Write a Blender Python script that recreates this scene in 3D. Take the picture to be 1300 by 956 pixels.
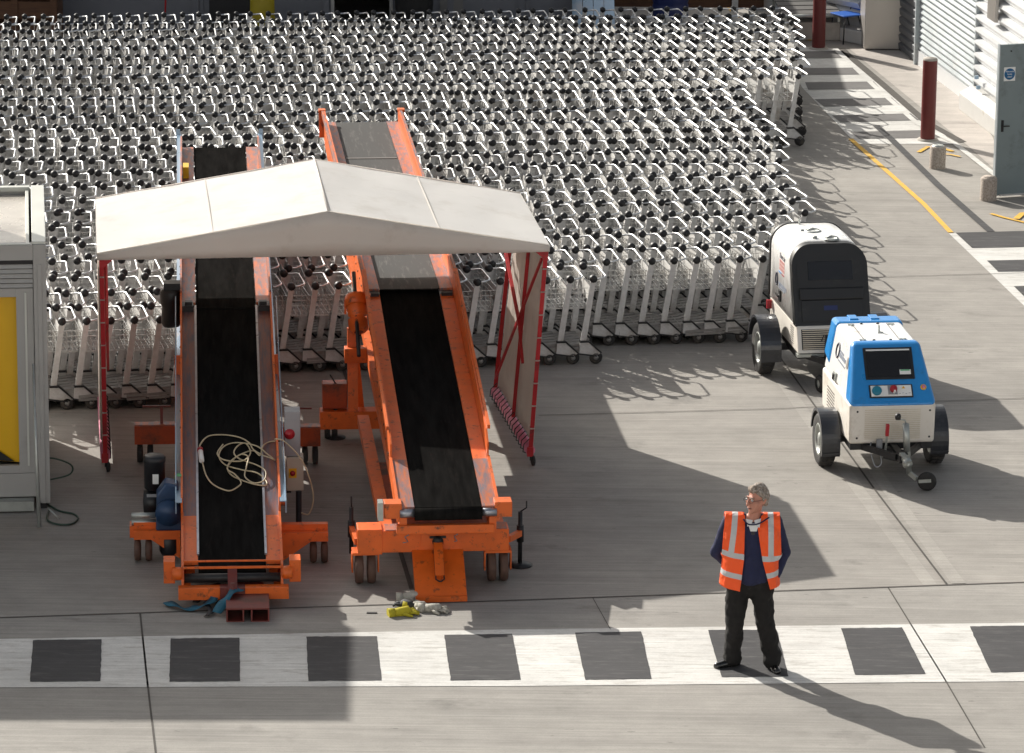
import bpy, bmesh, math, random
import numpy as np
from mathutils import Vector, Matrix
R = math.radians
random.seed(7)
scene = bpy.context.scene
for o in list(bpy.data.objects): bpy.data.objects.remove(o)
COL = scene.collection

# ------------------------------------------------------------------ camera
FPX, CX, CY, CAMH, PITCH, ROLL = 5480.0, 650.0, 478.0, 13.1, R(15.27), 0.010
cam_d = bpy.data.cameras.new('camera'); cam = bpy.data.objects.new('camera', cam_d); COL.objects.link(cam)
cam_d.sensor_width = 36; cam_d.lens = FPX / 1300 * 36; cam_d.clip_end = 3000; cam_d.clip_start = 1
_f = Vector((0, math.cos(PITCH), -math.sin(PITCH))); _r0 = Vector((1, 0, 0)); _u0 = _r0.cross(_f)
_r = _r0 * math.cos(ROLL) + _u0 * math.sin(ROLL); _u = _u0 * math.cos(ROLL) - _r0 * math.sin(ROLL)
cam.matrix_world = Matrix(((_r.x, _u.x, -_f.x, 0), (_r.y, _u.y, -_f.y, 0), (_r.z, _u.z, -_f.z, CAMH), (0, 0, 0, 1)))
scene.camera = cam

# ------------------------------------------------------------------ light
SUN_AZ, SUN_EL = -50.5, 29.3          # direction the shadows run (deg from +X), elevation
w = bpy.data.worlds.new('World'); scene.world = w; w.use_nodes = True
nt = w.node_tree; bg = nt.nodes['Background']
sky = nt.nodes.new('ShaderNodeTexSky'); sky.sky_type = 'NISHITA'; sky.sun_disc = False
sx, sy = -math.cos(R(SUN_AZ)), -math.sin(R(SUN_AZ))      # horizontal direction towards the sun
sky.sun_elevation = R(SUN_EL); sky.sun_rotation = math.atan2(sx, sy)
sky.dust_density = 4.0; sky.ozone_density = 1.0; sky.air_density = 1.0
hs = nt.nodes.new('ShaderNodeHueSaturation'); hs.inputs['Saturation'].default_value = 0.45      # pale hazy autumn sky
nt.links.new(sky.outputs[0], hs.inputs['Color']); nt.links.new(hs.outputs[0], bg.inputs[0]); bg.inputs[1].default_value = 0.08
sun_d = bpy.data.lights.new('sun', 'SUN'); sun = bpy.data.objects.new('sun', sun_d); COL.objects.link(sun)
sun_d.energy = 4.1; sun_d.angle = R(0.5); sun_d.color = (1.0, 0.965, 0.92)
sun.rotation_euler = Vector((-sx * math.cos(R(SUN_EL)), -sy * math.cos(R(SUN_EL)), -math.sin(R(SUN_EL)))).to_track_quat('-Z', 'Y').to_euler()
scene.view_settings.view_transform = 'Standard'; scene.view_settings.look = 'None'
scene.view_settings.exposure = 0.72; scene.view_settings.gamma = 1
scene.view_settings.use_white_balance = True; scene.view_settings.white_balance_temperature = 6750; scene.view_settings.white_balance_tint = 8
scene.render.engine = 'CYCLES'

# ------------------------------------------------------------------ survey helpers: where a sight line meets a level / a wall
def G(px, py, z=0.0):
    d = _f * FPX + _r * (px - CX) - _u * (py - CY)
    return Vector((0, 0, CAMH)) + d * ((z - CAMH) / d.z)
def AY(px, py, Y):
    d = _f * FPX + _r * (px - CX) - _u * (py - CY)
    return Vector((0, 0, CAMH)) + d * (Y / d.y)

# ------------------------------------------------------------------ materials
def lin(c):
    return tuple((v / 12.92 if v <= 0.04045 else ((v + 0.055) / 1.055) ** 2.4) for v in c)
def mat(name, col, rough=0.6, metal=0.0, var=0.12, scale=8.0, dirt=None, dirt_amt=0.0, dirt_scale=3.0, bump=0.0, coat=0.0, streak=None, spec=0.5, bscale=None, trans=0.0):
    m = bpy.data.materials.new(name); m.use_nodes = True; N = m.node_tree.nodes; L = m.node_tree.links
    b = N['Principled BSDF']; tc = N.new('ShaderNodeTexCoord')
    n = N.new('ShaderNodeTexNoise'); n.inputs['Scale'].default_value = scale; n.inputs['Detail'].default_value = 6
    mp = N.new('ShaderNodeMapping')
    if streak: mp.inputs['Scale'].default_value = streak
    L.new(tc.outputs['Object'], mp.inputs[0]); L.new(mp.outputs[0], n.inputs[0])
    mr = N.new('ShaderNodeMapRange'); mr.inputs[1].default_value = 0.25; mr.inputs[2].default_value = 0.75
    mr.inputs[3].default_value = 1 - var; mr.inputs[4].default_value = 1 + var
    L.new(n.outputs[0], mr.inputs[0])
    mx = N.new('ShaderNodeVectorMath'); mx.operation = 'SCALE'; mx.inputs[0].default_value = col[:3]
    L.new(mr.outputs[0], mx.inputs['Scale']); out = mx.outputs[0]
    if dirt:
        n2 = N.new('ShaderNodeTexNoise'); n2.inputs['Scale'].default_value = dirt_scale; n2.inputs['Detail'].default_value = 9; n2.inputs['Roughness'].default_value = 0.7
        L.new(mp.outputs[0], n2.inputs[0])
        r2 = N.new('ShaderNodeMapRange'); r2.inputs[1].default_value = 0.62 - dirt_amt * 0.3; r2.inputs[2].default_value = 0.72 - dirt_amt * 0.15
        L.new(n2.outputs[0], r2.inputs[0])
        mm = N.new('ShaderNodeMix'); mm.data_type = 'RGBA'; L.new(r2.outputs[0], mm.inputs[0]); L.new(out, mm.inputs[6]); mm.inputs[7].default_value = (*dirt, 1)
        out = mm.outputs[2]
    L.new(out, b.inputs['Base Color'])
    b.inputs['Roughness'].default_value = rough; b.inputs['Metallic'].default_value = metal
    b.inputs['Coat Weight'].default_value = coat; b.inputs['Specular IOR Level'].default_value = spec
    if trans: b.inputs['Transmission Weight'].default_value = trans
    r3 = N.new('ShaderNodeMapRange'); r3.inputs[3].default_value = max(0, rough - 0.1); r3.inputs[4].default_value = min(1, rough + 0.12)
    L.new(n.outputs[0], r3.inputs[0]); L.new(r3.outputs[0], b.inputs['Roughness'])
    if bump:
        bp = N.new('ShaderNodeBump'); bp.inputs['Strength'].default_value = bump; bp.inputs['Distance'].default_value = 0.01
        L.new(n.outputs[0], bp.inputs['Height']); L.new(bp.outputs[0], b.inputs['Normal'])
    return m

M = {}
def addm(k, *a, **kw): M[k] = mat(k, *a, **kw)
addm('alu', (0.62, 0.61, 0.59), 0.34, 0.75, 0.10, 30)
addm('alu_bright', (0.74, 0.75, 0.76), 0.40, 0.92, 0.12, 30, dirt=(0.45, 0.44, 0.42), dirt_amt=0.4, dirt_scale=2.3)
addm('wire', (0.56, 0.56, 0.55), 0.4, 0.5, 0.15, 30, dirt=(0.30, 0.26, 0.22), dirt_amt=0.5, dirt_scale=2.1)
addm('alu_plain', (0.58, 0.575, 0.57), 0.5, 0.3, 0.12, 20, dirt=(0.36, 0.33, 0.30), dirt_amt=0.45, dirt_scale=2.6)
addm('alu_dark', (0.28, 0.27, 0.26), 0.5, 0.4, 0.2, 18)
addm('knob', (0.012, 0.012, 0.014), 0.5, 0, 0.2, 20)
addm('rubber', (0.022, 0.021, 0.021), 0.75, 0, 0.25, 14, dirt=(0.07, 0.06, 0.05), dirt_amt=0.3, dirt_scale=8)
addm('rubber_dusty', (0.045, 0.042, 0.04), 0.8, 0, 0.25, 14)
addm('white_panel', (0.52, 0.51, 0.49), 0.5, 0, 0.06, 6, dirt=(0.4, 0.36, 0.3), dirt_amt=0.15)
addm('belt', (0.012, 0.0115, 0.011), 0.85, 0, 0.35, 5, dirt=(0.018, 0.016, 0.015), dirt_amt=0.3, dirt_scale=6, streak=(3, 0.35, 1), spec=0.0)
addm('belt_worn', (0.020, 0.019, 0.018), 0.8, 0, 0.3, 5, dirt=(0.07, 0.065, 0.06), dirt_amt=0.3, dirt_scale=6, streak=(3, 0.35, 1))
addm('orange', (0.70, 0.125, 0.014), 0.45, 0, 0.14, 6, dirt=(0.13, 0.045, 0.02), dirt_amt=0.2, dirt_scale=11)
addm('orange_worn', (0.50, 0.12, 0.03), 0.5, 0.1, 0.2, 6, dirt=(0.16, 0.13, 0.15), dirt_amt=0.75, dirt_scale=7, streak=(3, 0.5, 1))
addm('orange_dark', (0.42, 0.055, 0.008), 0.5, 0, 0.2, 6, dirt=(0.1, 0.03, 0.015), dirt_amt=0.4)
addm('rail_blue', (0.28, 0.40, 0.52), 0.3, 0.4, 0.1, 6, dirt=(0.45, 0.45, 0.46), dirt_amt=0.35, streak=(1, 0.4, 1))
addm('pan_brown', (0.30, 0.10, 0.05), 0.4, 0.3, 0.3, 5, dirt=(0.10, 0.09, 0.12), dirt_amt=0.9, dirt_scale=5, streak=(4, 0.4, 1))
addm('steel_edge', (0.35, 0.36, 0.40), 0.3, 0.8, 0.2, 10)
addm('steel_dark', (0.03, 0.03, 0.032), 0.45, 0.5, 0.3, 12)
addm('wheel_brown', (0.10, 0.055, 0.04), 0.7, 0, 0.3, 12)
addm('blue_gear', (0.015, 0.045, 0.11), 0.4, 0.1, 0.25, 8)
addm('motor_black', (0.012, 0.013, 0.016), 0.4, 0.2, 0.3, 12)
addm('red', (0.42, 0.012, 0.018), 0.45, 0, 0.12, 8, dirt=(0.12, 0.02, 0.02), dirt_amt=0.2)
addm('red_pale', (0.62, 0.20, 0.30), 0.5, 0, 0.2, 8)
addm('red_brown', (0.16, 0.028, 0.022), 0.55, 0, 0.2, 8, dirt=(0.07, 0.03, 0.02), dirt_amt=0.4)
addm('maroon', (0.13, 0.016, 0.014), 0.5, 0, 0.08, 6, dirt=(0.10, 0.03, 0.03), dirt_amt=0.15)
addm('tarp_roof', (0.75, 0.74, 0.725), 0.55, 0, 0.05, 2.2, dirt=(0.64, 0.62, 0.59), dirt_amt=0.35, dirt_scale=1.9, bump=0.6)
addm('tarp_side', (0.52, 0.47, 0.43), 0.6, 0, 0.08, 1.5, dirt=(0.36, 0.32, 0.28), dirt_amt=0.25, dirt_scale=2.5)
addm('cab_grey', (0.36, 0.352, 0.34), 0.5, 0.1, 0.05, 2, dirt=(0.32, 0.31, 0.29), dirt_amt=0.25)
addm('cab_light', (0.55, 0.56, 0.52), 0.4, 0.2, 0.06, 3)
addm('cab_roof', (0.52, 0.48, 0.43), 0.25, 0.3, 0.12, 2.5, dirt=(0.36, 0.33, 0.3), dirt_amt=0.35, dirt_scale=1.2)
addm('yellow', (0.78, 0.44, 0.006), 0.4, 0, 0.05, 3)
addm('yellow_dull', (0.35, 0.27, 0.01), 0.5, 0, 0.15, 3)
addm('dark_in', (0.02, 0.019, 0.02), 0.7, 0, 0.2, 4)
addm('white_paint', (0.83, 0.825, 0.81), 0.28, 0, 0.03, 3, dirt=(0.6, 0.54, 0.46), dirt_amt=0.12, coat=0.4)
addm('white_skirt', (0.72, 0.68, 0.62), 0.4, 0, 0.04, 3, dirt=(0.56, 0.51, 0.44), dirt_amt=0.3)
addm('blue_paint', (0.012, 0.24, 0.62), 0.3, 0, 0.05, 3, coat=0.4, dirt=(0.02, 0.18, 0.45), dirt_amt=0.2)
addm('black_plastic', (0.012, 0.012, 0.013), 0.45, 0, 0.15, 5, dirt=(0.035, 0.033, 0.03), dirt_amt=0.2)
addm('fender', (0.02, 0.022, 0.028), 0.32, 0, 0.15, 5, coat=0.3, dirt=(0.05, 0.05, 0.055), dirt_amt=0.25)
addm('window_dark', (0.012, 0.012, 0.014), 0.12, 0, 0.1, 3)
addm('galv', (0.42, 0.44, 0.42), 0.4, 0.7, 0.12, 14)
addm('grille', (0.60, 0.54, 0.44), 0.5, 0, 0.08, 30)
addm('seam', (0.12, 0.11, 0.10), 0.7, 0, 0.2, 8)
addm('sticker_white', (0.8, 0.8, 0.78), 0.4, 0, 0.02, 3)
addm('green', (0.02, 0.35, 0.12), 0.4, 0, 0.05, 3)
addm('teal_cap', (0.01, 0.20, 0.30), 0.4, 0, 0.08, 8)
addm('red_cap', (0.35, 0.01, 0.02), 0.4, 0, 0.08, 8)
addm('warn', (0.75, 0.42, 0.01), 0.4, 0, 0.02, 3)
addm('ink', (0.02, 0.02, 0.05), 0.5, 0, 0.02, 3)
addm('ink_grey', (0.25, 0.28, 0.34), 0.5, 0, 0.1, 30)
addm('ink_red', (0.62, 0.30, 0.28), 0.5, 0, 0.1, 60)
addm('stone', (0.42, 0.36, 0.31), 0.85, 0, 0.25, 60, dirt=(0.24, 0.2, 0.17), dirt_amt=0.5, dirt_scale=40, bump=0.4)
addm('clad', (0.62, 0.63, 0.64), 0.35, 0.1, 0.03, 2)
addm('clad_grey', (0.42, 0.46, 0.48), 0.4, 0.2, 0.05, 2, dirt=(0.5, 0.52, 0.52), dirt_amt=0.3)
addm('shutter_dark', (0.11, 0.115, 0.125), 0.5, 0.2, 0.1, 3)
addm('cabinet', (0.44, 0.41, 0.38), 0.35, 0.5, 0.08, 1.5)
addm('door_paint', (0.20, 0.245, 0.255), 0.4, 0.1, 0.07, 2.2, dirt=(0.12, 0.14, 0.14), dirt_amt=0.3, dirt_scale=1.5)
addm('wall_slate', (0.14, 0.145, 0.165), 0.55, 0, 0.06, 2)
addm('wall_grey', (0.16, 0.155, 0.15), 0.55, 0, 0.06, 2)
addm('wood', (0.10, 0.045, 0.022), 0.75, 0, 0.35, 5, streak=(1, 5, 8))
addm('blue_plastic', (0.03, 0.13, 0.50), 0.4, 0, 0.08, 4)
addm('navy', (0.01, 0.02, 0.10), 0.4, 0, 0.1, 4)
addm('sign_blue', (0.0, 0.12, 0.30), 0.4, 0, 0.03, 4)
addm('cable_cream', (0.55, 0.46, 0.30), 0.5, 0, 0.08, 10)
addm('cable_green', (0.02, 0.05, 0.035), 0.5, 0, 0.2, 10)
addm('strap_teal', (0.012, 0.10, 0.16), 0.75, 0, 0.3, 10)
addm('strap_dark', (0.02, 0.022, 0.026), 0.7, 0, 0.3, 10)
addm('glove', (0.42, 0.40, 0.35), 0.85, 0, 0.2, 20, dirt=(0.18, 0.16, 0.13), dirt_amt=0.3, dirt_scale=12)
addm('glove_yellow', (0.45, 0.38, 0.02), 0.8, 0, 0.15, 20)
addm('box_grey', (0.30, 0.31, 0.33), 0.45, 0.1, 0.06, 4)
addm('box_beige', (0.50, 0.46, 0.38), 0.45, 0.1, 0.06, 4)
addm('concrete_block', (0.40, 0.37, 0.33), 0.9, 0, 0.15, 9, bump=0.3)
addm('skin', (0.48, 0.22, 0.155), 0.55, 0, 0.08, 20)
addm('hair', (0.20, 0.155, 0.12), 0.8, 0, 0.6, 70, dirt=(0.42, 0.38, 0.34), dirt_amt=0.6, dirt_scale=45, bump=0.8)
addm('navy_knit', (0.012, 0.016, 0.055), 0.85, 0, 0.25, 60, bump=0.3)
addm('trouser', (0.008, 0.0068, 0.0065), 0.9, 0, 0.25, 14, bump=0.2)
addm('shoe', (0.010, 0.010, 0.010), 0.18, 0, 0.2, 14, coat=0.5)
addm('shirt', (0.72, 0.72, 0.72), 0.7, 0, 0.03, 14)
addm('tie', (0.03, 0.025, 0.03), 0.6, 0, 0.1, 30)
addm('lens', (0.25, 0.2, 0.2), 0.08, 0, 0.02, 3)
addm('road_yellow', (0.66, 0.38, 0.045), 0.75, 0, 0.10, 8, dirt=(0.34, 0.28, 0.2), dirt_amt=0.25, dirt_scale=12)

def translucent(m, amt, col):
    N = m.node_tree.nodes; L = m.node_tree.links; b = N['Principled BSDF']; out = N['Material Output']
    t = N.new('ShaderNodeBsdfTranslucent'); t.inputs[0].default_value = (*col, 1); x = N.new('ShaderNodeMixShader'); x.inputs[0].default_value = amt
    L.new(b.outputs[0], x.inputs[1]); L.new(t.outputs[0], x.inputs[2]); L.new(x.outputs[0], out.inputs[0])
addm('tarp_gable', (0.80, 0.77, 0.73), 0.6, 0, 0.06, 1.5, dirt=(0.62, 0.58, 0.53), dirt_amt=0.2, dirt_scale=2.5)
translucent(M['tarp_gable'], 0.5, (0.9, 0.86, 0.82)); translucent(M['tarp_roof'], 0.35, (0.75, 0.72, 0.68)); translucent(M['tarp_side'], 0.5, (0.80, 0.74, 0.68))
def ground_mat(name, base, kind):
    """brushed concrete: fine grooves, cloudy tone, stains; or worn paint over the same surface"""
    m = bpy.data.materials.new(name); m.use_nodes = True; N = m.node_tree.nodes; L = m.node_tree.links; b = N['Principled BSDF']
    tc = N.new('ShaderNodeTexCoord')
    def mapping(rot, sc):
        mp = N.new('ShaderNodeMapping'); mp.inputs['Rotation'].default_value = (0, 0, rot); mp.inputs['Scale'].default_value = sc
        L.new(tc.outputs['Object'], mp.inputs[0]); return mp.outputs[0]
    def noise(vec, s, det=6, ro=0.55):
        n = N.new('ShaderNodeTexNoise'); n.inputs['Scale'].default_value = s; n.inputs['Detail'].default_value = det; n.inputs['Roughness'].default_value = ro
        L.new(vec, n.inputs[0]); return n.outputs[0]
    def rng(v, a, b_, c, d):
        r = N.new('ShaderNodeMapRange'); L.new(v, r.inputs[0])
        for i, x in zip((1, 2, 3, 4), (a, b_, c, d)): r.inputs[i].default_value = x
        return r.outputs[0]
    def mul(a, c):
        x = N.new('ShaderNodeMath'); x.operation = 'MULTIPLY'; L.new(a, x.inputs[0]); L.new(c, x.inputs[1]); return x.outputs[0]
    along = R(-7.0) if kind != 'cross' else R(-7.0 + 78)
    groove = noise(mapping(along, (0.5, 22, 1)), 1.0, 5, 0.7)
    groove2 = noise(mapping(along, (0.9, 70, 1)), 1.0, 3, 0.6)
    cloud = noise(mapping(0, (1, 1, 1)), 0.45, 6, 0.6)
    cloud2 = noise(mapping(0.5, (1, 1, 1)), 2.2, 8, 0.7)
    fine = noise(mapping(0, (1, 1, 1)), 60, 3, 0.6)
    k = mul(rng(groove, 0.3, 0.7, 0.86, 1.12), rng(groove2, 0.3, 0.7, 0.86, 1.12))
    k = mul(k, rng(cloud, 0.3, 0.7, 0.88, 1.10)); k = mul(k, rng(cloud2, 0.3, 0.7, 0.88, 1.10)); k = mul(k, rng(fine, 0.3, 0.7, 0.94, 1.06))
    if kind in ('main', 'cross'):
        st = noise(mapping(0.2, (1, 1.6, 1)), 1.1, 8, 0.65)
        k = mul(k, rng(st, 0.58, 0.72, 1.0, 0.70))
        ty = noise(mapping(R(-32), (0.25, 4.0, 1)), 1.0, 2, 0.4); k = mul(k, rng(ty, 0.63, 0.70, 1.0, 0.90))
        ty2 = noise(mapping(R(55), (0.12, 2.6, 1)), 1.0, 2, 0.4); k = mul(k, rng(ty2, 0.60, 0.68, 1.0, 0.92))
        sp = noise(mapping(0.2, (1, 3, 1)), 5.5, 3, 0.5)
        k = mul(k, rng(sp, 0.70, 0.76, 1.0, 0.55))
    mx = N.new('ShaderNodeVectorMath'); mx.operation = 'SCALE'; mx.inputs[0].default_value = base; L.new(k, mx.inputs['Scale'])
    col = mx.outputs[0]
    if kind in ('paint', 'dark'):
        wr = rng(noise(mapping(along, (1, 5, 1)), 2.5, 10, 0.75), 0.52, 0.68, 0.0, 0.8)
        mm = N.new('ShaderNodeMix'); mm.data_type = 'RGBA'; L.new(wr, mm.inputs[0]); L.new(col, mm.inputs[6])
        mm.inputs[7].default_value = (0.30, 0.275, 0.245, 1) if kind == 'paint' else (0.11, 0.107, 0.105, 1); col = mm.outputs[2]
    L.new(col, b.inputs['Base Color']); b.inputs['Roughness'].default_value = 0.8; b.inputs['Specular IOR Level'].default_value = 0.35
    bp = N.new('ShaderNodeBump'); bp.inputs['Strength'].default_value = 0.5; bp.inputs['Distance'].default_value = 0.004
    L.new(groove2, bp.inputs['Height']); L.new(bp.outputs[0], b.inputs['Normal'])
    return m
M['ground'] = ground_mat('concrete_ground', (0.300, 0.281, 0.257), 'main')
M['ground_x'] = ground_mat('concrete_strip', (0.300, 0.284, 0.262), 'cross')
M['apron'] = ground_mat('concrete_apron', (0.46, 0.42, 0.385), 'main')
M['paint_white'] = ground_mat('worn_white_paint', (0.60, 0.59, 0.565), 'paint')
M['paint_dark'] = ground_mat('worn_dark_paint', (0.050, 0.049, 0.052), 'dark')
M['paint_faded'] = ground_mat('faded_dark_paint', (0.16, 0.153, 0.15), 'dark')
M['joint'] = mat('joint_sealant', (0.07, 0.062, 0.055), 0.9, 0, 0.3, 8)
M['joint_band'] = ground_mat('joint_band', (0.335, 0.315, 0.288), 'main')

# ------------------------------------------------------------------ mesh builder
class MB:
    def __init__(s): s.v = []; s.f = []; s.m = []; s.sm = []
    def add(s, vs, fs, mi=0, smooth=False):
        o = len(s.v); s.v += [tuple(p) for p in vs]
        for f in fs: s.f.append(tuple(i + o for i in f)); s.m.append(mi); s.sm.append(smooth)
        return s
    def box(s, lo, hi, mi=0, mtx=None):
        x0, y0, z0 = lo; x1, y1, z1 = hi
        vs = [Vector(p) for p in ((x0, y0, z0), (x1, y0, z0), (x1, y1, z0), (x0, y1, z0), (x0, y0, z1), (x1, y0, z1), (x1, y1, z1), (x0, y1, z1))]
        if mtx: vs = [mtx @ p for p in vs]
        return s.add(vs, [(0, 3, 2, 1), (4, 5, 6, 7), (0, 1, 5, 4), (1, 2, 6, 5), (2, 3, 7, 6), (3, 0, 4, 7)], mi)
    def hexa(s, p, mi=0):      # 8 points: bottom ring then top ring
        return s.add(p, [(0, 3, 2, 1), (4, 5, 6, 7), (0, 1, 5, 4), (1, 2, 6, 5), (2, 3, 7, 6), (3, 0, 4, 7)], mi)
    def bar(s, a, b, wx, wz=None, mi=0, up=(0, 0, 1)):   # rectangular bar from a to b
        a, b = Vector(a), Vector(b); wz = wz or wx; t = (b - a).normalized(); u = Vector(up)
        if abs(t.dot(u)) > 0.98: u = Vector((0, 1, 0))
        sx_ = t.cross(u).normalized(); up_ = sx_.cross(t)
        p = []
        for q in (a, b):
            for i, j in ((-1, -1), (1, -1), (1, 1), (-1, 1)): p.append(q + sx_ * (wx / 2 * i) + up_ * (wz / 2 * j))
        return s.add(p, [(3, 2, 1, 0), (4, 5, 6, 7), (0, 1, 5, 4), (1, 2, 6, 5), (2, 3, 7, 6), (3, 0, 4, 7)], mi)
    def tube(s, pts, r, seg=8, mi=0, closed=False, caps=True, flat=None):
        pts = [Vector(p) for p in pts]; n = len(pts); rs = r if isinstance(r, (list, tuple)) else [r] * n
        prev = None; vs = []
        for i, p in enumerate(pts):
            if closed: t = (pts[(i + 1) % n] - pts[i - 1])
            else: t = pts[min(i + 1, n - 1)] - pts[max(i - 1, 0)]
            t.normalize()
            if prev is None:
                a = Vector((0, 0, 1)) if abs(t.z) < 0.9 else Vector((1, 0, 0)); u = (a - t * a.dot(t)).normalized()
            else: u = (prev - t * prev.dot(t)).normalized()
            prev = u; v = t.cross(u)
            for k in range(seg):
                an = 2 * math.pi * k / seg; vs.append(p + (u * math.cos(an) * (flat or 1) + v * math.sin(an)) * rs[i])
        fs = []
        for i in range(n if closed else n - 1):
            j = (i + 1) % n
            for k in range(seg): fs.append((i * seg + k, i * seg + (k + 1) % seg, j * seg + (k + 1) % seg, j * seg + k))
        s.add(vs, fs, mi, seg > 5)
        if caps and not closed:
            o = len(s.v) - n * seg
            s.f.append(tuple(o + k for k in reversed(range(seg)))); s.m.append(mi); s.sm.append(False)
            s.f.append(tuple(o + (n - 1) * seg + k for k in range(seg))); s.m.append(mi); s.sm.append(False)
        return s
    def cyl(s, a, b, r, seg=16, mi=0, r1=None): return s.tube([a, b], [r, r if r1 is None else r1], seg, mi)
    def sphere(s, c, r, seg=12, rings=8, mi=0, sc=(1, 1, 1)):
        vs = []; fs = []; c = Vector(c)
        for i in range(rings + 1):
            ph = math.pi * i / rings
            for k in range(seg):
                th = 2 * math.pi * k / seg; vs.append(c + Vector((math.sin(ph) * math.cos(th) * r * sc[0], math.sin(ph) * math.sin(th) * r * sc[1], math.cos(ph) * r * sc[2])))
        for i in range(rings):
            for k in range(seg):
                a = i * seg + k; b_ = i * seg + (k + 1) % seg
                fs.append((a, a + seg, b_ + seg, b_))
        return s.add(vs, fs, mi, True)
    def prism(s, poly, axis, a, b, mi=0, mtx=None, smooth=False):   # poly in the two other axes; extruded along axis
        def P3(u, v, w):
            q = {'x': (w, u, v), 'y': (u, w, v), 'z': (u, v, w)}[axis]; q = Vector(q); return mtx @ q if mtx else q
        n = len(poly); vs = [P3(u, v, a) for u, v in poly] + [P3(u, v, b) for u, v in poly]
        s.add(vs[:], [tuple(reversed(range(n))), tuple(range(n, 2 * n))], mi)
        o = len(s.v) - 2 * n
        for k in range(n):
            s.f.append((o + k, o + (k + 1) % n, o + n + (k + 1) % n, o + n + k)); s.m.append(mi); s.sm.append(smooth)
        return s
    def lathe(s, prof, c, axis, seg=24, mi=0):   # prof: (radius, height along axis)
        ax = Vector(axis).normalized(); a = Vector((0, 0, 1)) if abs(ax.z) < 0.9 else Vector((1, 0, 0)); u = (a - ax * a.dot(ax)).normalized(); v = ax.cross(u); c = Vector(c)
        vs = []; n = len(prof)
        for r, h in prof:
            for k in range(seg): an = 2 * math.pi * k / seg; vs.append(c + ax * h + (u * math.cos(an) + v * math.sin(an)) * r)
        fs = [(i * seg + k, i * seg + (k + 1) % seg, (i + 1) * seg + (k + 1) % seg, (i + 1) * seg + k) for i in range(n - 1) for k in range(seg)]
        return s.add(vs, fs, mi, True)
    def mesh(s, name, mats, fix=True):
        me = bpy.data.meshes.new(name); me.from_pydata([tuple(p) for p in s.v], [], s.f); me.update()
        for m in (mats if isinstance(mats, (list, tuple)) else [mats]): me.materials.append(M[m] if isinstance(m, str) else m)
        me.polygons.foreach_set('material_index', s.m); me.polygons.foreach_set('use_smooth', s.sm)
        if fix:
            bm = bmesh.new(); bm.from_mesh(me); bmesh.ops.recalc_face_normals(bm, faces=bm.faces); bm.to_mesh(me); bm.free()
        return me
    def build(s, name, mats, parent=None, bevel=0.0, loc=None, rot=None):
        ob = bpy.data.objects.new(name, s.mesh(name, mats)); COL.objects.link(ob)
        if parent: ob.parent = parent
        if loc is not None: ob.location = loc
        if rot is not None: ob.rotation_euler = rot
        if bevel:
            bv = ob.modifiers.new('bevel', 'BEVEL'); bv.width = bevel; bv.segments = 2; bv.limit_method = 'ANGLE'; bv.angle_limit = R(40)
        return ob
def tag(o, label, cat, group=None, kind=None):
    if label: o['label'] = label
    if cat: o['category'] = cat
    if group: o['group'] = group
    if kind: o['kind'] = kind
    return o
def thing(name, label, cat, loc=(0, 0, 0), rz=0.0, group=None):
    o = bpy.data.objects.new(name, None); COL.objects.link(o); o.location = loc; o.rotation_euler = (0, 0, rz); o.empty_display_size = 0.2
    return tag(o, label, cat, group)
def text_mesh(name, s, size, m, parent, mtx, depth=0.002, bold=False):
    cu = bpy.data.curves.new(name, 'FONT'); cu.body = s; cu.size = size; cu.extrude = depth; cu.align_x = 'CENTER'; cu.align_y = 'CENTER'
    if bold: cu.offset = size * 0.02
    t = bpy.data.objects.new(name, cu); COL.objects.link(t); dg = bpy.context.evaluated_depsgraph_get(); dg.update()
    me = bpy.data.meshes.new_from_object(t.evaluated_get(dg)); bpy.data.objects.remove(t)
    me.materials.clear(); me.materials.append(M[m]); me.transform(mtx)
    ob = bpy.data.objects.new(name, me); COL.objects.link(ob); ob.parent = parent
    return ob
def frame_mtx(o, x, y):      # matrix whose local x/y axes are x,y
    x = Vector(x).normalized(); y = Vector(y); y = (y - x * x.dot(y)).normalized(); z = x.cross(y)
    return Matrix(((x.x, y.x, z.x, o[0]), (x.y, y.y, z.y, o[1]), (x.z, y.z, z.z, o[2]), (0, 0, 0, 1)))

# ================================================================== THE SETTING
def structure(o): o['kind'] = 'structure'; return o
def sheet(name, pts, z, m, parent=None):
    mb = MB(); mb.add([(p[0], p[1], z) for p in pts], [tuple(range(len(pts)))]); o = mb.build(name, m, parent)
    if o.data.polygons[0].normal.z < 0: o.data.flip_normals()
    if not parent: structure(o)
    return o
g = MB(); g.add([(-400, -100, 0), (400, -100, 0), (400, 900, 0), (-400, 900, 0)], [(0, 1, 2, 3)]); structure(g.build('ground', 'ground'))
def strip(name, pix, wd, z, m, parent=None):
    pts = [G(*p) for p in pix]; mb = MB(); L_ = []; R_ = []
    for i, p in enumerate(pts):
        t = (pts[min(i + 1, len(pts) - 1)] - pts[max(i - 1, 0)]).normalized(); n = Vector((-t.y, t.x, 0)) * (wd / 2)
        L_.append(p + n); R_.append(p - n)
    vs = [(*p[:2], z) for p in L_ + R_]; n = len(pts)
    mb.add(vs, [(i, n + i, n + i + 1, i + 1) for i in range(n - 1)])
    o = mb.build(name, m, parent)
    if o.data.polygons[0].normal.z < 0: o.data.flip_normals()
    if not parent: structure(o)
    return o
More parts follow.
